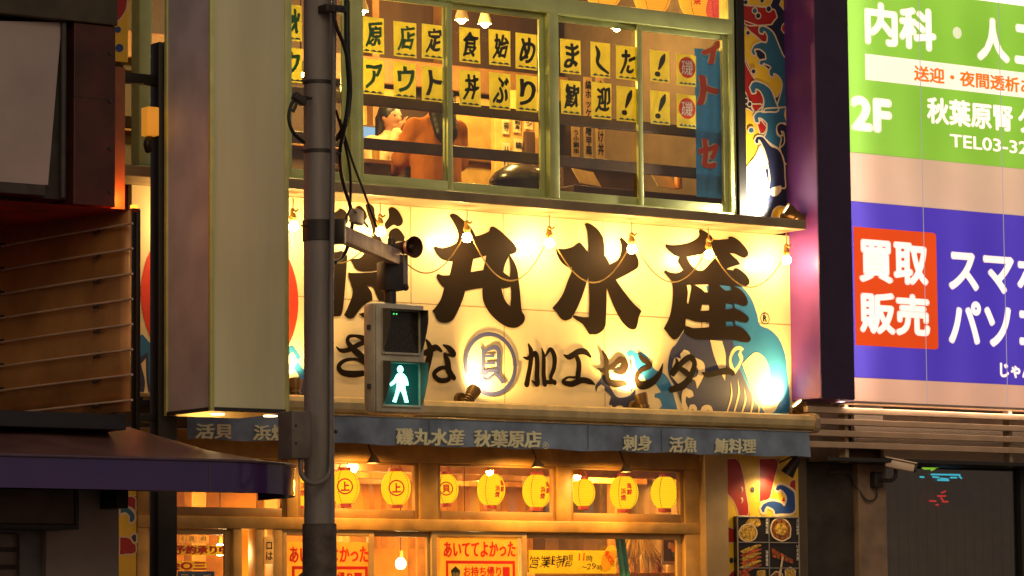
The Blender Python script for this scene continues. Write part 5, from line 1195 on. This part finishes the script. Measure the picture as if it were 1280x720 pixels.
# cctv camera
p = P(1094, 600, YF - .03); cc = thing('security_camera', 'pale bullet security camera on a wall arm below the slats', 'security camera', p)
cm = mat('camera_white', (.80, .62, .48), .4, var=.08); dk_ = mat('camera_dark', (.03, .026, .025), .4)
MB().box(p.x - .055, p.x + .045, p.y - .06, p.y + .01, p.z - .07, p.z + .07, .008).build('wall_box', dk_, cc, smooth=30)
MB().tube([p + Vector((0, -.05, 0)), p + Vector((.05, -.15, -.01)), p + Vector((.08, -.18, .03)), p + Vector((.08, -.18, .10))], .018).build('arm', dk_, cc, smooth=60)
a0, a1 = P(1106, 578, YF - .22), P(1143, 585.5, YF - .36)
d = (a1 - a0); q = Matrix.Translation((a0 + a1) / 2) @ d.to_track_quat('X', 'Z').to_matrix().to_4x4()
MB().obox(q, d.length, .075, .075, .018).build('body', cm, cc, smooth=30)
MB().obox(q @ Matrix.Translation((.0, 0, .045)), d.length * 1.08, .10, .012, .004).build('sun_hood', cm, cc, smooth=30)
MB().cyl(a1 - d * .03, a1 + d * .05, .036).build('lens_ring', dk_, cc, smooth=40)
MB().tube([p + Vector((.0, -.02, -.07)), p + Vector((-.02, -.03, -.16)), p + Vector((-.12, -.02, -.18)), p + Vector((-.2, .03, -.05)), p + Vector((-.26, .05, .06)), p + Vector((-.5, .05, .06))], .009).build('cable', mat('cable_brown', (.06, .045, .035), .6), cc, smooth=60)

# ------------------------------------------------------------------ signal pole
YPO = 19.5
steel = mat('weathered_steel', (.27, .235, .22), .6, .25, var=.22, scale=9, bump=.12, streak=True); steel2 = mat('dark_fittings', (.05, .04, .036), .5, .3)
pc = P(398.5, 400, YPO); pole_r = 18.6 / ppm(pc)
pt = P(401.5, 0, YPO); lean = (pt.x - pc.x) * 0
sp = thing('signal_pole', 'tall grey steel pole standing in front of the sign at the kerb', 'pole', (pc.x, YPO, .15))
def pol(z): return Vector((pc.x, YPO, z))
MB().cyl(pol(.15), pol(9.0), pole_r * 1.06, pole_r * .92, 32).build('shaft', steel, sp, smooth=40)
MB().cyl(pol(.15), pol(P(398, 655, YPO).z), pole_r * 1.20, pole_r * 1.14, 32).build('sleeve', mat('sleeve_steel', (.11, .085, .075), .65, .2, var=.25, scale=14, bump=.15), sp, smooth=40)
for yy in (104, 190, 284):
    z = P(398, yy, YPO).z; MB().cyl(pol(z - .012), pol(z + .012), pole_r * 1.04, n=32).build('band', steel2, sp, smooth=40)
    MB().cyl(pol(z) - Vector((pole_r + .05, .02, 0)), pol(z) + Vector((pole_r + .07, -.02, 0)), .006, n=8).build('band_bolt', steel2, sp)
for yy in (540,):
    z = P(415, yy, YPO).z; MB().sphere(pol(z) + Vector((pole_r * .95, -.06, 0)), .014).build('bolt', steel2, sp)
# junction box and conduit
jb = thing('junction_box', 'flat grey junction box strapped to the side of the pole', 'junction box', P(373, 545, YPO - .1))
x0, x1, z0, z1 = rect((357, 514), (381, 574), YPO - .12); MB().box(x0, x1, YPO - .2, YPO - .02, z0, z1, .008).build('box', mat('box_grey', (.17, .14, .12), .55, .2, var=.15, bump=.05), jb, smooth=30)
x2 = P(390.5, 545, YPO - .16).x; MB().box(x1 + .001, x2, YPO - .15, YPO - .05, z0 + .02, z1 + .002, .004).build('bracket', mat('box_bracket', (.13, .105, .095), .55, .2), jb, smooth=30)
for zz_ in (z0 + .1, z1 - .1): MB().cyl((x0 + .03, YPO - .203, zz_), (x0 + .03, YPO - .199, zz_), .01, n=10).build('screw', steel2, jb)
cdt = MB(); r_ = pole_r
A = [P(376, 574, YPO - .16), P(377, 592, YPO - .17), P(386, 603, YPO - .19), P(399, 603, YPO - .18), P(411, 592, YPO - .14), P(413, 570, YPO - .14), P(413.5, 530, YPO - .14), P(414, 380, YPO - .135), P(416, 200, YPO - .13), P(418, 0, YPO - .13), P(420, -60, YPO - .13)]
setp(cdt.tube(A, .017, 10).build('conduit', mat('conduit_grey', (.2, .165, .15), .5, .2), smooth=60), 'thin grey conduit looping from the junction box and up the pole', 'conduit')
# connector block and black cables
cb = thing('cable_connector', 'dark three hole connector block near the top of the pole', 'connector', P(417, 11, YPO - .2))
x0, x1, z0, z1 = rect((405, 5), (431, 17), YPO - .17); MB().box(x0, x1, YPO - .2, YPO - .09, z0, z1, .006).build('block', steel2, cb, smooth=30)
for k in range(3): xx = x0 + (x1 - x0) * (.22 + .28 * k); MB().cyl((xx, YPO - .203, (z0 + z1) / 2), (xx, YPO - .19, (z0 + z1) / 2), .014, n=14).build('socket', mat('socket_black', (.006,) * 3, .4), cb)
cabm = mat('black_cable', (.012, .010, .010), .5)
def cable(pts, r, label, Y=None):
    return setp(MB().tube([P(x, y, YPO + dy) for x, y, dy in pts], r, 8).build('black_cable', cabm, smooth=60), label, 'cable', 'black cables beside the pole')
cable([(433, -60, -.15), (433.5, 0, -.15), (434, 60, -.15), (437, 110, -.13), (433, 150, -.1), (424, 170, 0), (416, 176, .1)], .021, 'thick black cable curving from the top into the back of the pole')
cable([(417, 17, -.2), (421, 35, -.2), (430, 57, -.18), (436, 85, -.16), (438, 120, -.14), (432, 155, -.12), (425, 190, .0), (428, 225, .2), (440, 268, .35), (437, 300, .35), (428, 322, .3), (419, 328, .1)], .0135, 'black cable from the connector block looping down to the signal arm')
cable([(420, 138, .1), (430, 175, .2), (438, 220, .3), (437, 270, .4)], .010, 'thin black cable running straight down beside the pole')
cable([(425, 150, .1), (440, 200, .3), (455, 240, .5), (470, 282, .7)], .009, 'thin black cable slanting across the sign to the signal arm')
cable([(385, 122, -.1), (368, 125, -.1), (361, 145, -.1), (366, 165, -.1), (380, 178, -.05)], .013, 'black cable loop on the box sign side of the pole')
b = MB(); p = P(374, 124, YPO - .1); b.obox(Matrix.Translation(p) @ Matrix.Rotation(.5, 4, 'Y'), .10, .06, .05, .008); b.cyl(p + Vector((-.02, 0, -.03)), p + Vector((-.05, 0, -.09)), .012)
t_ = thing('cable_clamp', 'black clamp holding a cable loop to the pole', 'clamp', p); b.build('body', steel2, t_, smooth=30); MB().cyl(p + Vector((.03, 0, .0)), p + Vector((.11, .02, .02)), .01).build('stud', steel2, t_)

# signal arm, signal head, horn speaker
pa = P(419, 289, YPO - .05); AD = Vector((math.sin(R(47.5)), math.cos(R(47.5)), 0)); AL = 1.75
def arm_at(u): return pa + AD * u
# find length so that the arm ends at px ~497
def proj(v): 
    d_ = v - EYE; z = d_.dot(_f); return 640 + F * d_.dot(RIGHT) / z, 360 - F * d_.dot(UP) / z
u = .5
while proj(arm_at(u))[0] < 497 and u < 6: u += .02
AL = u
arm = thing('mast_bracket', 'square steel arm reaching from the pole to the pedestrian signal', 'bracket arm', pa)
mid = pa + AD * (AL / 2); q = Matrix.Translation(mid) @ AD.to_track_quat('X', 'Z').to_matrix().to_4x4()
armm = mat('arm_paint', (.40, .28, .24), .5, .2, var=.2, scale=10, bump=.06)
MB().obox(q, AL, .07, .11, .006).build('beam', armm, arm, smooth=30)
MB().obox(Matrix.Translation(pa + AD * .03) @ AD.to_track_quat('X', 'Z').to_matrix().to_4x4(), .07, .12, .17, .006).build('clamp', steel2, arm, smooth=30)
MB().cyl(pol(pa.z - .07), pol(pa.z + .07), pole_r * 1.08, n=32).build('collar', steel2, arm, smooth=40)
pe = pa + AD * AL
for k in (.12, .22): MB().cyl(pe - AD * k + Vector((0, 0, -.02)), pe - AD * k + Vector((0, 0, .13)), .012, n=10).build('stud', steel2, arm); MB().cyl(pe - AD * k + Vector((0, 0, .06)), pe - AD * k + Vector((0, 0, .08)), .035, n=6).build('nut', steel2, arm)
MB().obox(Matrix.Translation(pa + AD * (AL * .30) + Vector((0, -.02, .16))) @ AD.to_track_quat('X', 'Z').to_matrix().to_4x4(), .2, .06, .1, .01).build('terminal_block', mat('terminal_white', (.5, .42, .3), .5), arm, smooth=30)
MB().tube([pa + AD * .1 + Vector((0, -.04, .02)), pa + AD * .3 + Vector((0, -.05, .18)), pa + AD * .5 + Vector((0, -.05, .17)), pa + AD * .8 + Vector((0, -.04, .12))], .008).build('wire', cabm, arm, smooth=60)
YH = pe.y - .02
hc = P(499, 449, YH); k_ = ppm(hc); HW, HH, HD = .44, 139 / k_, .17
sg_x = hc.x - .045; sg_z = hc.z
sig = thing('pedestrian_signal', 'grey two lens pedestrian signal showing a green walking figure', 'pedestrian signal', (sg_x, YH, sg_z - HH / 2))
hs = mat('signal_housing', (.58, .53, .42), .5, .05, var=.12, scale=7, bump=.04)
y0 = YH - HD / 2
MB().box(sg_x - HW / 2, sg_x + HW / 2, y0 + .02, YH + HD / 2, sg_z - HH / 2, sg_z + HH / 2, .035).build('housing', hs, sig, smooth=35)
MB().box(sg_x - HW / 2 + .012, sg_x + HW / 2 - .012, y0, y0 + .021, sg_z - HH / 2 + .012, sg_z + HH / 2 - .012, .009).build('front_door', hs, sig, smooth=35)
for zz_ in (-.28, .25):
    MB().cyl((sg_x - HW / 2 - .012, YH - .02, sg_z + zz_ * HH), (sg_x - HW / 2 - .012, YH - .02, sg_z + zz_ * HH + .035), .014, n=12).build('hinge', steel2, sig, smooth=40)
LW, LH = .30, .30
led_off = mat('lens_off', (.035, .028, .018), .25, var=.5, scale=90); led_on = mat('lens_green', (.01, .06, .05), .3, var=.2, scale=120, emit=.03, ecol=(.0, .75, .60)); man = emis('walking_figure', (.24, 1, .80), 3.6)
for i, cz_ in enumerate((sg_z + HH * .235, sg_z - HH * .235)):
    ln = MB().box(sg_x - LW / 2, sg_x + LW / 2, y0 - .006, y0 - .0005, cz_ - LH / 2, cz_ + LH / 2, .003).build('lens', led_off if i == 0 else led_on, sig)
    rim = MB(); e = .018
    rim.box(sg_x - LW / 2 - e, sg_x - LW / 2, y0 - .02, y0, cz_ - LH / 2 - e, cz_ + LH / 2 + e, .006); rim.box(sg_x + LW / 2, sg_x + LW / 2 + e, y0 - .02, y0, cz_ - LH / 2 - e, cz_ + LH / 2 + e, .006)
    rim.box(sg_x - LW / 2, sg_x + LW / 2, y0 - .02, y0, cz_ + LH / 2, cz_ + LH / 2 + e, .006); rim.box(sg_x - LW / 2, sg_x + LW / 2, y0 - .02, y0, cz_ - LH / 2 - e, cz_ - LH / 2, .006); rim.build('lens_rim', hs, sig, smooth=35)
    # visor: top and two tapering cheeks
    v = MB(); dp = .10; xa, xb = sg_x - LW / 2 - .012, sg_x + LW / 2 + .012; zt_ = cz_ + LH / 2 + .012; zb_ = cz_ - LH / 2
    for s0, s1 in ((xa - .004, xa), (xb, xb + .004)):
        prof2 = [(y0 - .02, zb_), (y0 - .02, zt_), (y0 - .02 - dp, zt_ - .01), (y0 - .02 - dp, zt_ - .09), (y0 - .02 - dp * .8, zt_ - .16), (y0 - .02 - dp * .45, zb_ + .06)]; extrude(v, prof2, s0, s1)
    extrude(v, [(y0 - .02, zt_), (y0 - .02, zt_ + .004), (y0 - .02 - dp, zt_ - .006), (y0 - .02 - dp, zt_ - .010)], xa - .004, xb + .004)
    v.build('visor', mat('visor_grey', (.12, .11, .09), .45), sig, smooth=35)
cz_ = sg_z - HH * .235; yy = y0 - .008; w_ = .075
G_ = [disc(sg_x - .008, cz_ + .108, .027, 20)]
body = [(-.03, .076), (.018, .078), (.05, .045), (.062, .0), (.05, -.022), (.035, -.012), (.032, .012), (.036, -.03), (.05, -.085), (.062, -.13), (.03, -.132), (.008, -.07), (-.012, -.045), (-.03, -.09), (-.045, -.133), (-.078, -.128), (-.055, -.075), (-.042, -.02), (-.042, .02), (-.06, .0), (-.092, -.018), (-.098, .002), (-.066, .03), (-.048, .06)]
o1 = fill([G_[0]], yy, 'tmp_shape', man, sig); o2 = fill([[(v.x, v.y) for v in smooth_loop([(sg_x + a, cz_ + c_) for a, c_ in body], 4, 70)]], yy - .0004, 'tmp_shape', man, sig); join_into([o1, o2], 'walking_figure')
lamp('signal_glow', 'POINT', (sg_x, y0 - .06, cz_ - .02), .34, (.1, 1, .78), sig, .05)
dots = MB()
for k in (-1, 1): dots.cyl((sg_x - .05 + k * .012, y0 - .012, sg_z + HH * .235 + LH * .43), (sg_x - .05 + k * .012, y0 - .006, sg_z + HH * .235 + LH * .43), .005, n=8)
dots.build('standby_dot', emis('dot_green', (.1, .9, .2), 1.2), sig)
# hanger between arm and head
ha = Vector((sg_x - .03, YH, sg_z + HH / 2)); hgt = pe.z - ha.z
MB().obox(Matrix.Translation(Vector((ha.x, YH, pe.z - hgt * .42))), .16, .12, hgt * .62, .008).build('hanger', steel2, sig, smooth=30)
MB().cyl(ha - Vector((0, 0, .01)), Vector((ha.x, YH, pe.z - hgt * .7)), .045, n=16).build('neck', steel2, sig, smooth=40)
MB().obox(Matrix.Translation(Vector((ha.x + .12, YH, pe.z - hgt * .3))), .045, .05, hgt * .75, .006).build('hanger_strap', mat('strap_grey', (.35, .3, .26), .4, .3), sig, smooth=30)
MB().sphere(Vector((ha.x + .12, YH - .02, pe.z - hgt * .64)), .026).build('bolt', steel2, sig, smooth=40)
hp = P(515, 309, YH - .05); hr = 13.5 / ppm(hp)
hn = thing('horn_speaker', 'small brown horn speaker bolted above the pedestrian signal', 'horn speaker', hp)
aim = (Vector((.10, -.99, -.06))).normalized(); q = Matrix.Translation(hp) @ aim.to_track_quat('Z', 'Y').to_matrix().to_4x4()
MB().lathe([(0, -.17), (.045, -.17), (.05, -.15), (.05, -.09), (.03, -.085), (.032, -.06), (.06, -.03), (hr, .02), (hr * 1.03, .03), (hr * .95, .028), (.05, -.04), (.02, -.06), (0, -.06)], (0, 0, 0), 28, q).build('horn', mat('horn_bronze', (.16, .075, .05), .4, .4, var=.2), hn, smooth=50)
MB().sphere(hp - aim * .02, .03, (1, 1, 1), 14).build('centre_plug', mat('horn_dark', (.05, .02, .015), .4), hn, smooth=40)
MB().tube([hp - aim * .12, hp - aim * .14 + Vector((0, .02, -.1)), Vector((pe.x, pe.y, pe.z + .02))], .016).build('bracket', steel2, hn, smooth=60)

# ------------------------------------------------------------------ tall blank box sign at the left, on its black post
YBX = 20.9
xa, xb = P(263, 300, YBX).x, P(361.5, 300, YBX).x
zbx = P(262, 513.5, YBX).z
ybk = PX(205.5, 400, xa).y
bs = thing('box_sign', 'tall blank cream box sign rising beside the grey pole', 'sign', ((xa + xb) / 2, YBX, zbx))
pan = mat('panel_cream', (.80, .77, .50), .45, var=.10, scale=2.2, bump=.02, streak=True); pan2 = mat('panel_grey', (.62, .60, .68), .5, var=.12, scale=2.5); ed = mat('chrome_edge', (.78, .82, .32), .25, .3, var=.1)  # one white panel in two tones, light and shade put into the colours
MB().box(xa + .035, xb - .03, YBX + .012, YBX + .02, zbx + .03, 9.2).build('front_panel', pan, bs)
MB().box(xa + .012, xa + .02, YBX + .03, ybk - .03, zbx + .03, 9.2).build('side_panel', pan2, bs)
MB().box(xa + .021, xb - .012, YBX + .021, ybk, zbx + .012, 9.2).build('core', mat('core_dark', (.05, .05, .05), .6), bs)
fm = MB(); fm.box(xa, xa + .034, YBX, YBX + .029, zbx, 9.2, .004); fm.box(xb - .03, xb, YBX, YBX + .03, zbx, 9.2, .004); fm.box(xa, xa + .02, ybk - .029, ybk + .01, zbx, 9.2, .003); fm.build('edge_trim', ed, bs, smooth=30)
fb = MB(); fb.box(xa + .035, xb - .031, YBX + .001, YBX + .03, zbx, zbx + .029, .003); fb.box(xa + .001, xa + .02, YBX + .03, ybk - .03, zbx, zbx + .029, .003); fb.build('bottom_trim', mat('dark_metal', (.03,) * 3), bs)
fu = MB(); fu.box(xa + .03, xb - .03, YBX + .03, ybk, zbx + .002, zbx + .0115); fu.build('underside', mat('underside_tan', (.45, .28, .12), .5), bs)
# two downlights in its underside
for px, lab in ((272, 0), (338, 1)):
    p = P(px, 520, YBX + .25); p.z = zbx - .008
    MB().cyl(p, p + Vector((0, 0, .008)), .05).build('downlight', emis('downlight_glow', (1, .7, .35), 5), bs)
lamp('downlight_lamp', 'SPOT', (xa + .3, YBX + .3, zbx - .02), 6, WARM, bs, .05, (0, 0, -1), R(150), .6)
bp = thing('sign_post', 'black steel post behind the tall box sign, standing on the pavement', 'post', (P(203, 650, ybk + .15).x, ybk + .15, .15))
x0, x1 = P(187, 400, ybk + .16).x, P(222, 400, ybk + .03).x
pm = mat('black_post', (.016, .012, .010), .45, .2, var=.2)
MB().box(x0, x1, ybk + .03, ybk + .16, .15, P(190, 50, ybk).z, .008).build('column', pm, bp, smooth=30)
MB().box(x0 - .32, x0, ybk + .07, ybk + .13, P(180, 103, ybk).z, P(180, 90, ybk).z, .005).build('bracket', pm, bp, smooth=30)
x2 = P(163, 300, ybk + .1).x
MB().box(P(164, 300, ybk + .13).x, P(176, 300, ybk + .05).x, ybk + .05, ybk + .13, P(170, 541, ybk).z, P(160, 260, ybk).z, .006).build('second_column', pm, bp, smooth=30)
MB().box(P(176, 300, ybk + .05).x, x0, ybk + .07, ybk + .12, P(175, 526, ybk).z, P(175, 516, ybk).z, .004).build('cross_bar', pm, bp, smooth=30)
ol = thing('orange_lamp', 'small orange wall light on the black post', 'lamp', P(187, 152, ybk))
x0_, x1_, z0, z1 = rect((179.5, 134), (194, 171), ybk - .02); MB().box(x0_, x1_, ybk - .08, ybk + .02, z0, z1, .008).build('shade', mat('lamp_orange', (.8, .35, .06), .5, emit=.32, ecol=(1, .38, .03)), ol, smooth=30)
MB().tube([P(187, 172, ybk), P(184, 180, ybk - .03), P(186, 188, ybk)], .03).build('elbow', pm, ol, smooth=60)

# ------------------------------------------------------------------ building at the left edge
lb = thing('corner_building', 'dark red brown corner building with copper cladding over a purple canopy', 'building', (P(60, 600, 20.6).x, 21.5, .15))
YE = 20.5
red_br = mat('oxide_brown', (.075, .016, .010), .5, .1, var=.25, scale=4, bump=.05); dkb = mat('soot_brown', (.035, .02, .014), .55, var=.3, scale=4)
x_ = lambda px, Y=YE: P(px, 200, Y).x
z_ = lambda py, px=80, Y=YE: P(px, py, Y).z
XL = x_(-420)
MB().box(XL, x_(147), YE, YE + .4, z_(25), 9.0, .008).build('lintel', mat('lintel_brown', (.06, .045, .025), .5, .1, var=.2), lb)
MB().box(x_(94), x_(146), YE + .02, YE + .5, z_(254), z_(25) - .003, .006).build('pillar', red_br, lb)
MB().box(x_(58), x_(94) - .002, YE + .12, YE + .4, z_(247), z_(25) - .003, .006).build('side_frame', mat('soot_grey', (.05, .042, .036), .6, var=.25), lb)
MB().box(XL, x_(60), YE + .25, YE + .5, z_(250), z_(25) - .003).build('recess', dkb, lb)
MB().box(x_(146) + .002, x_(176), YE + .22, YE + .55, z_(258), z_(77, 160), .006).build('lit_pillar', mat('rust_panel', (.30, .10, .04), .45, .2, var=.2, scale=3), lb)
# pale sheet panel leaning in the recess
ps_ = thing('pale_board', 'pale pinkish blank board set in the dark frame at the picture corner', 'board', P(30, 235, YE + .2))
q = [P(-260, 20, YE + .07), P(77, 28, YE + .07), P(60, 231, YE + .06), P(-260, 224, YE + .06)]
m_ = MB(); n_ = (q[1] - q[0]).cross(q[3] - q[0]).normalized() * .03
a = [m_.bm.verts.new(v) for v in q]; c_ = [m_.bm.verts.new(v - n_ if n_.y < 0 else v + n_) for v in q]
m_.bm.faces.new(a); m_.bm.faces.new(c_[::-1]); [m_.bm.faces.new((a[i], c_[i], c_[(i + 1) % 4], a[(i + 1) % 4])) for i in range(4)]
m_.build('sheet', mat('pale_pink_board', (.42, .33, .32), .5, var=.08, scale=2), ps_)
MB().box(XL, x_(60), YE + .03, YE + .2, z_(246), z_(232), .005).build('ledge', mat('soot_grey', (.05,) * 3), ps_)
pp = MB(); xq = x_(84); pp.tube([(xq, YE + .06, z_(246)), (xq, YE + .06, z_(120)), (xq, YE + .06, z_(26))], .022, 10)
pp.build('drain_pipe', mat('soot_grey', (.05,) * 3), lb, smooth=60)
for yy in (60, 120, 180, 235):
    MB().cyl((x_(139), YE + .021, z_(yy)), (x_(139), YE + .008, z_(yy)), .014, n=8).build('bolt', steel2, lb)
sm_ = MB(); sm_.box(x_(94), x_(146), YE + .017, YE + .0205, z_(119), z_(118)); sm_.build('pillar_seam', dkb, lb)
# soffit and copper cladding (the face turns away from the street)
pA_, pB_ = P(166, 262, YE - .25), None
yc0 = YE - .25; xc0 = P(164, 380, yc0).x
def clad(px, py):  # place on the cladding plane (runs back from the near edge)
    dirv = Vector((-.10, .995, 0)); nrm = Vector((dirv.y, -dirv.x, 0)); d_ = RIGHT * ((px - 640) / F) + UP * ((360 - py) / F) + _f
    o_ = Vector((xc0, yc0, 0)); s_ = (o_ - EYE).dot(nrm) / d_.dot(nrm); return EYE + d_ * s_
cop = thing('copper_cladding', 'copper coloured sheet cladding crossed by thin rails above the purple canopy', 'cladding', clad(100, 512))
copm = mat('copper_sheet', (.85, .38, .12), .3, .45, var=.22, scale=1.6, bump=.015)
zt0 = clad(164, 263).z; zb9 = clad(164, 514).z
rows = []; m_ = MB(); n = 24
near = Vector((xc0, yc0, 0)); dirv = Vector((-.10, .995, 0)); nrm = Vector((dirv.y, -dirv.x, 0)) * (1 if Vector((dirv.y, -dirv.x, 0)).dot(EYE - near) > 0 else -1)
Lc = (clad(-70, 400) - near); Lc = Vector((Lc.x, Lc.y, 0)).length
pt_ = lambda u, o=0: near + dirv * (u * Lc) + nrm * (.05 * math.sin(math.pi * u) + o)
for i in range(n):
    a, b_ = pt_(i / n), pt_((i + 1) / n)
    for j in range(3):
        za, zb_ = zb9 + (zt0 - zb9) * j / 3, zb9 + (zt0 - zb9) * (j + 1) / 3
        m_.quad([(a.x, a.y, za), (b_.x, b_.y, za), (b_.x, b_.y, zb_), (a.x, a.y, zb_)])
bmesh.ops.remove_doubles(m_.bm, verts=m_.bm.verts, dist=.001)
so2 = m_.build('sheet', copm, cop, smooth=60); md = so2.modifiers.new('t', 'SOLIDIFY'); md.thickness = .02
railm = mat('rail_metal', (.80, .52, .36), .4, .2)
for k in range(8):
    z = zt0 - .10 - (zt0 - zb9 - .17) * k / 7
    MB().tube([pt_(u, .045) + Vector((0, 0, z - .03 * u)) for u in (-.03, .2, .5, .8, 1.0)], .0085, 8).build('rail', railm, cop, smooth=60)
    for u in (.12, .62):
        p = pt_(u) + Vector((0, 0, z)); MB().cyl(p, p + nrm * .05, .008, n=8).build('rail_clip', steel2, cop); MB().tube([p + nrm * .05 + Vector((0, 0, -.015)), p + nrm * .06 + dirv * .04 + Vector((0, 0, -.03)), p + nrm * .03 + dirv * .09 + Vector((0, 0, -.02))], .008, 6).build('clip_hook', steel2, cop)
sf = MB(); a = near + Vector((.02, 0, zt0 + .004)); b_ = pt_(1) + Vector((0, 0, zt0 + .004))
sf.bm.faces.new([sf.bm.verts.new(v) for v in (Vector((a.x + .06, a.y, a.z)), Vector((XL, a.y, a.z)), Vector((XL, b_.y + 1, a.z)), Vector((a.x + .06, b_.y + 1, a.z)))])
sf.build('soffit', mat('soffit_red', (.62, .012, .010), .6, var=.25, scale=3), lb)
lamp('orange_glow', 'POINT', P(162, 246, YE + .08), 5, (1, .28, .03), lb, .06)
p = P(170, 222, YE + .06); 
wl_ = thing('wall_uplight', 'small orange glowing light at the foot of the rust coloured pillar', 'lamp', p); MB().box(p.x - .02, p.x + .02, p.y, p.y + .05, z_(259, 170), z_(254, 170), .004).build('glass', emis('uplight', (1, .35, .03), 2.0), wl_); MB().box(p.x - .03, p.x + .03, p.y - .005, p.y + .055, z_(263, 170), z_(259, 170)).build('base', pm, wl_)
# body of the building behind
MB().box(XL, x_(120), YE + 2.6, YE + 5, .15, 9.0).build('rear_wall', dkb, lb)
wall_w = mat('grey_render', (.30, .25, .24), .75, var=.12, scale=3, bump=.06)
yw = 20.75
MB().box(P(58, 660, yw).x, P(149, 660, yw).x, yw, yw + .6, .15, P(100, 545, yw).z, .006).build('white_pier', wall_w, lb)
MB().box(P(30, 660, yw).x, P(58, 660, yw).x - .001, yw + .06, yw + .5, .15, P(100, 640, yw).z).build('shutter_jamb', mat('jamb_grey', (.12, .11, .12), .5), lb)
shm = MB(); xs1 = P(46, 690, yw + .1).x; zh = P(30, 664, yw).z; hh = .12
for k in range(22): extrude(shm, [(yw + .12, zh - hh * (k + 1)), (yw + .10, zh - hh * (k + .85)), (yw + .10, zh - hh * (k + .15)), (yw + .12, zh - hh * k - .004), (yw + .14, zh - hh * k - .004), (yw + .14, zh - hh * (k + 1))], XL, xs1)
shm.build('shutter', mat('shutter_metal', (.16, .12, .10), .45, .3, var=.15), lb)
m_ = MB(); x1 = P(98, 640, yw - .3).x; z1, z0 = P(98, 612, yw - .3).z, P(98, 662, yw - .3).z
m_.box(XL, x1 - .03, yw - .3, yw + .05, z0 + .035, z1, .006); m_.build('shutter_box', mat('shutter_box', (.10, .065, .05), .6, var=.2), lb)
m_ = MB(); m_.box(XL, x1, yw - .31, yw + .05, z0, z0 + .034, .004); m_.box(x1 - .029, x1, yw - .31, yw + .05, z0 + .035, z1, .004); m_.build('box_trim', mat('black_paint', (.012,) * 3), lb)
# canopy
YCN = 19.55
ca = thing('street_canopy', 'purple blue canopy with a rounded end over the shutter', 'canopy', (P(180, 600, YCN).x, YCN, P(180, 612, YCN).z))
zv1, zv0 = P(200, 574, YCN).z, P(200, 613, YCN).z
xfr = P(262, 590, YCN).x; Rr = (P(347, 590, YCN + .95).x - xfr)
outl = [Vector((XL + (xfr - XL) * i / 14, YCN, 0)) for i in range(15)]
RY = .95
for k in range(1, 15): a = math.pi / 2 * k / 14; outl.append(Vector((xfr + Rr * math.sin(a), YCN + RY * (1 - math.cos(a)), 0)))
outl += [Vector((xfr + Rr, YCN + RY + .12 * k, 0)) for k in (1, 2)]
yb_ = YCN + 1.25; zr = P(140, 533, yb_).z; xrd = P(160, 533, yb_).x
m_ = MB(); v0 = [m_.bm.verts.new((p.x, p.y, zv1)) for p in outl]; n = len(outl)
mids = []; rid = []
for p in outl:
    rx = min(p.x, xrd) ; t_ = Vector((rx, yb_, zr)); rid.append(m_.bm.verts.new(t_)); q = Vector((p.x, p.y, zv1)).lerp(t_, .5); q.z -= .05 + .02 * math.sin(p.x * 4); mids.append(m_.bm.verts.new(q))
for i in range(n - 1):
    m_.bm.faces.new((v0[i], v0[i + 1], mids[i + 1], mids[i]))
    m_.bm.faces.new((mids[i], mids[i + 1], rid[i + 1], rid[i]) if (rid[i].co - rid[i + 1].co).length > 1e-5 else (mids[i], mids[i + 1], rid[i]))
canv = mat('canopy_vinyl', (.16, .075, .07), .32, var=.2, scale=2.5, bump=.06); vinyl = mat('valance_vinyl', (.08, .025, .10), .16, var=.3, scale=.9, bump=.05, col2=(.02, .025, .14))  # valance plum and navy patches stand in for reflected coloured light
m_.build('roof', canv, ca, smooth=50)
m_ = MB()
for off_ in (0, .012):
    a = [m_.bm.verts.new((p.x - (off_ if p.x > xfr else 0), p.y + off_, zv1 + .003)) for p in outl]; b_ = [m_.bm.verts.new((p.x - (off_ if p.x > xfr else 0), p.y + off_, zv0)) for p in outl]
    for i in range(n - 1): m_.bm.faces.new((a[i], a[i + 1], b_[i + 1], b_[i]))
m_.build('valance', vinyl, ca, smooth=50)
MB().tube([Vector((p.x, p.y - .004, zv1 + .002)) for p in outl], .011, 8, False).build('piping', mat('piping', (.10, .06, .10), .4), ca, smooth=60)
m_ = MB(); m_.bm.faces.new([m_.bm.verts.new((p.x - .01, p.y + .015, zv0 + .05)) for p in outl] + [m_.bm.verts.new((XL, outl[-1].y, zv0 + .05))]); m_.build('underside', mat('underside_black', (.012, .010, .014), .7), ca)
x = P(141, 630, yw - .1).x; MB().box(x - .05, x + .04, yw - .25, yw - .002, P(141, 637, yw).z, zv0 + .045, .006).build('wall_bracket', pm, ca)
for px in (262,): x = P(px, 590, YCN).x; MB().box(x - .004, x + .004, YCN - .003, YCN - .0005, zv0, zv1).build('seam', mat('piping', (.1,) * 3), ca)
# curved chrome hinge bits and dark top box between canopy and cladding
MB().box(XL, P(158, 520, YE - .1).x, YE - .1, YE + .3, zr - .05, zb9 - .01, .006).build('gutter_box', mat('gutter_black', (.014, .012, .018), .45), lb)

for o in bpy.data.objects:
    if o.type == 'MESH' and o.parent is None and not o.get('label') and not o.get('kind'): print('UNLABELLED', o.name)
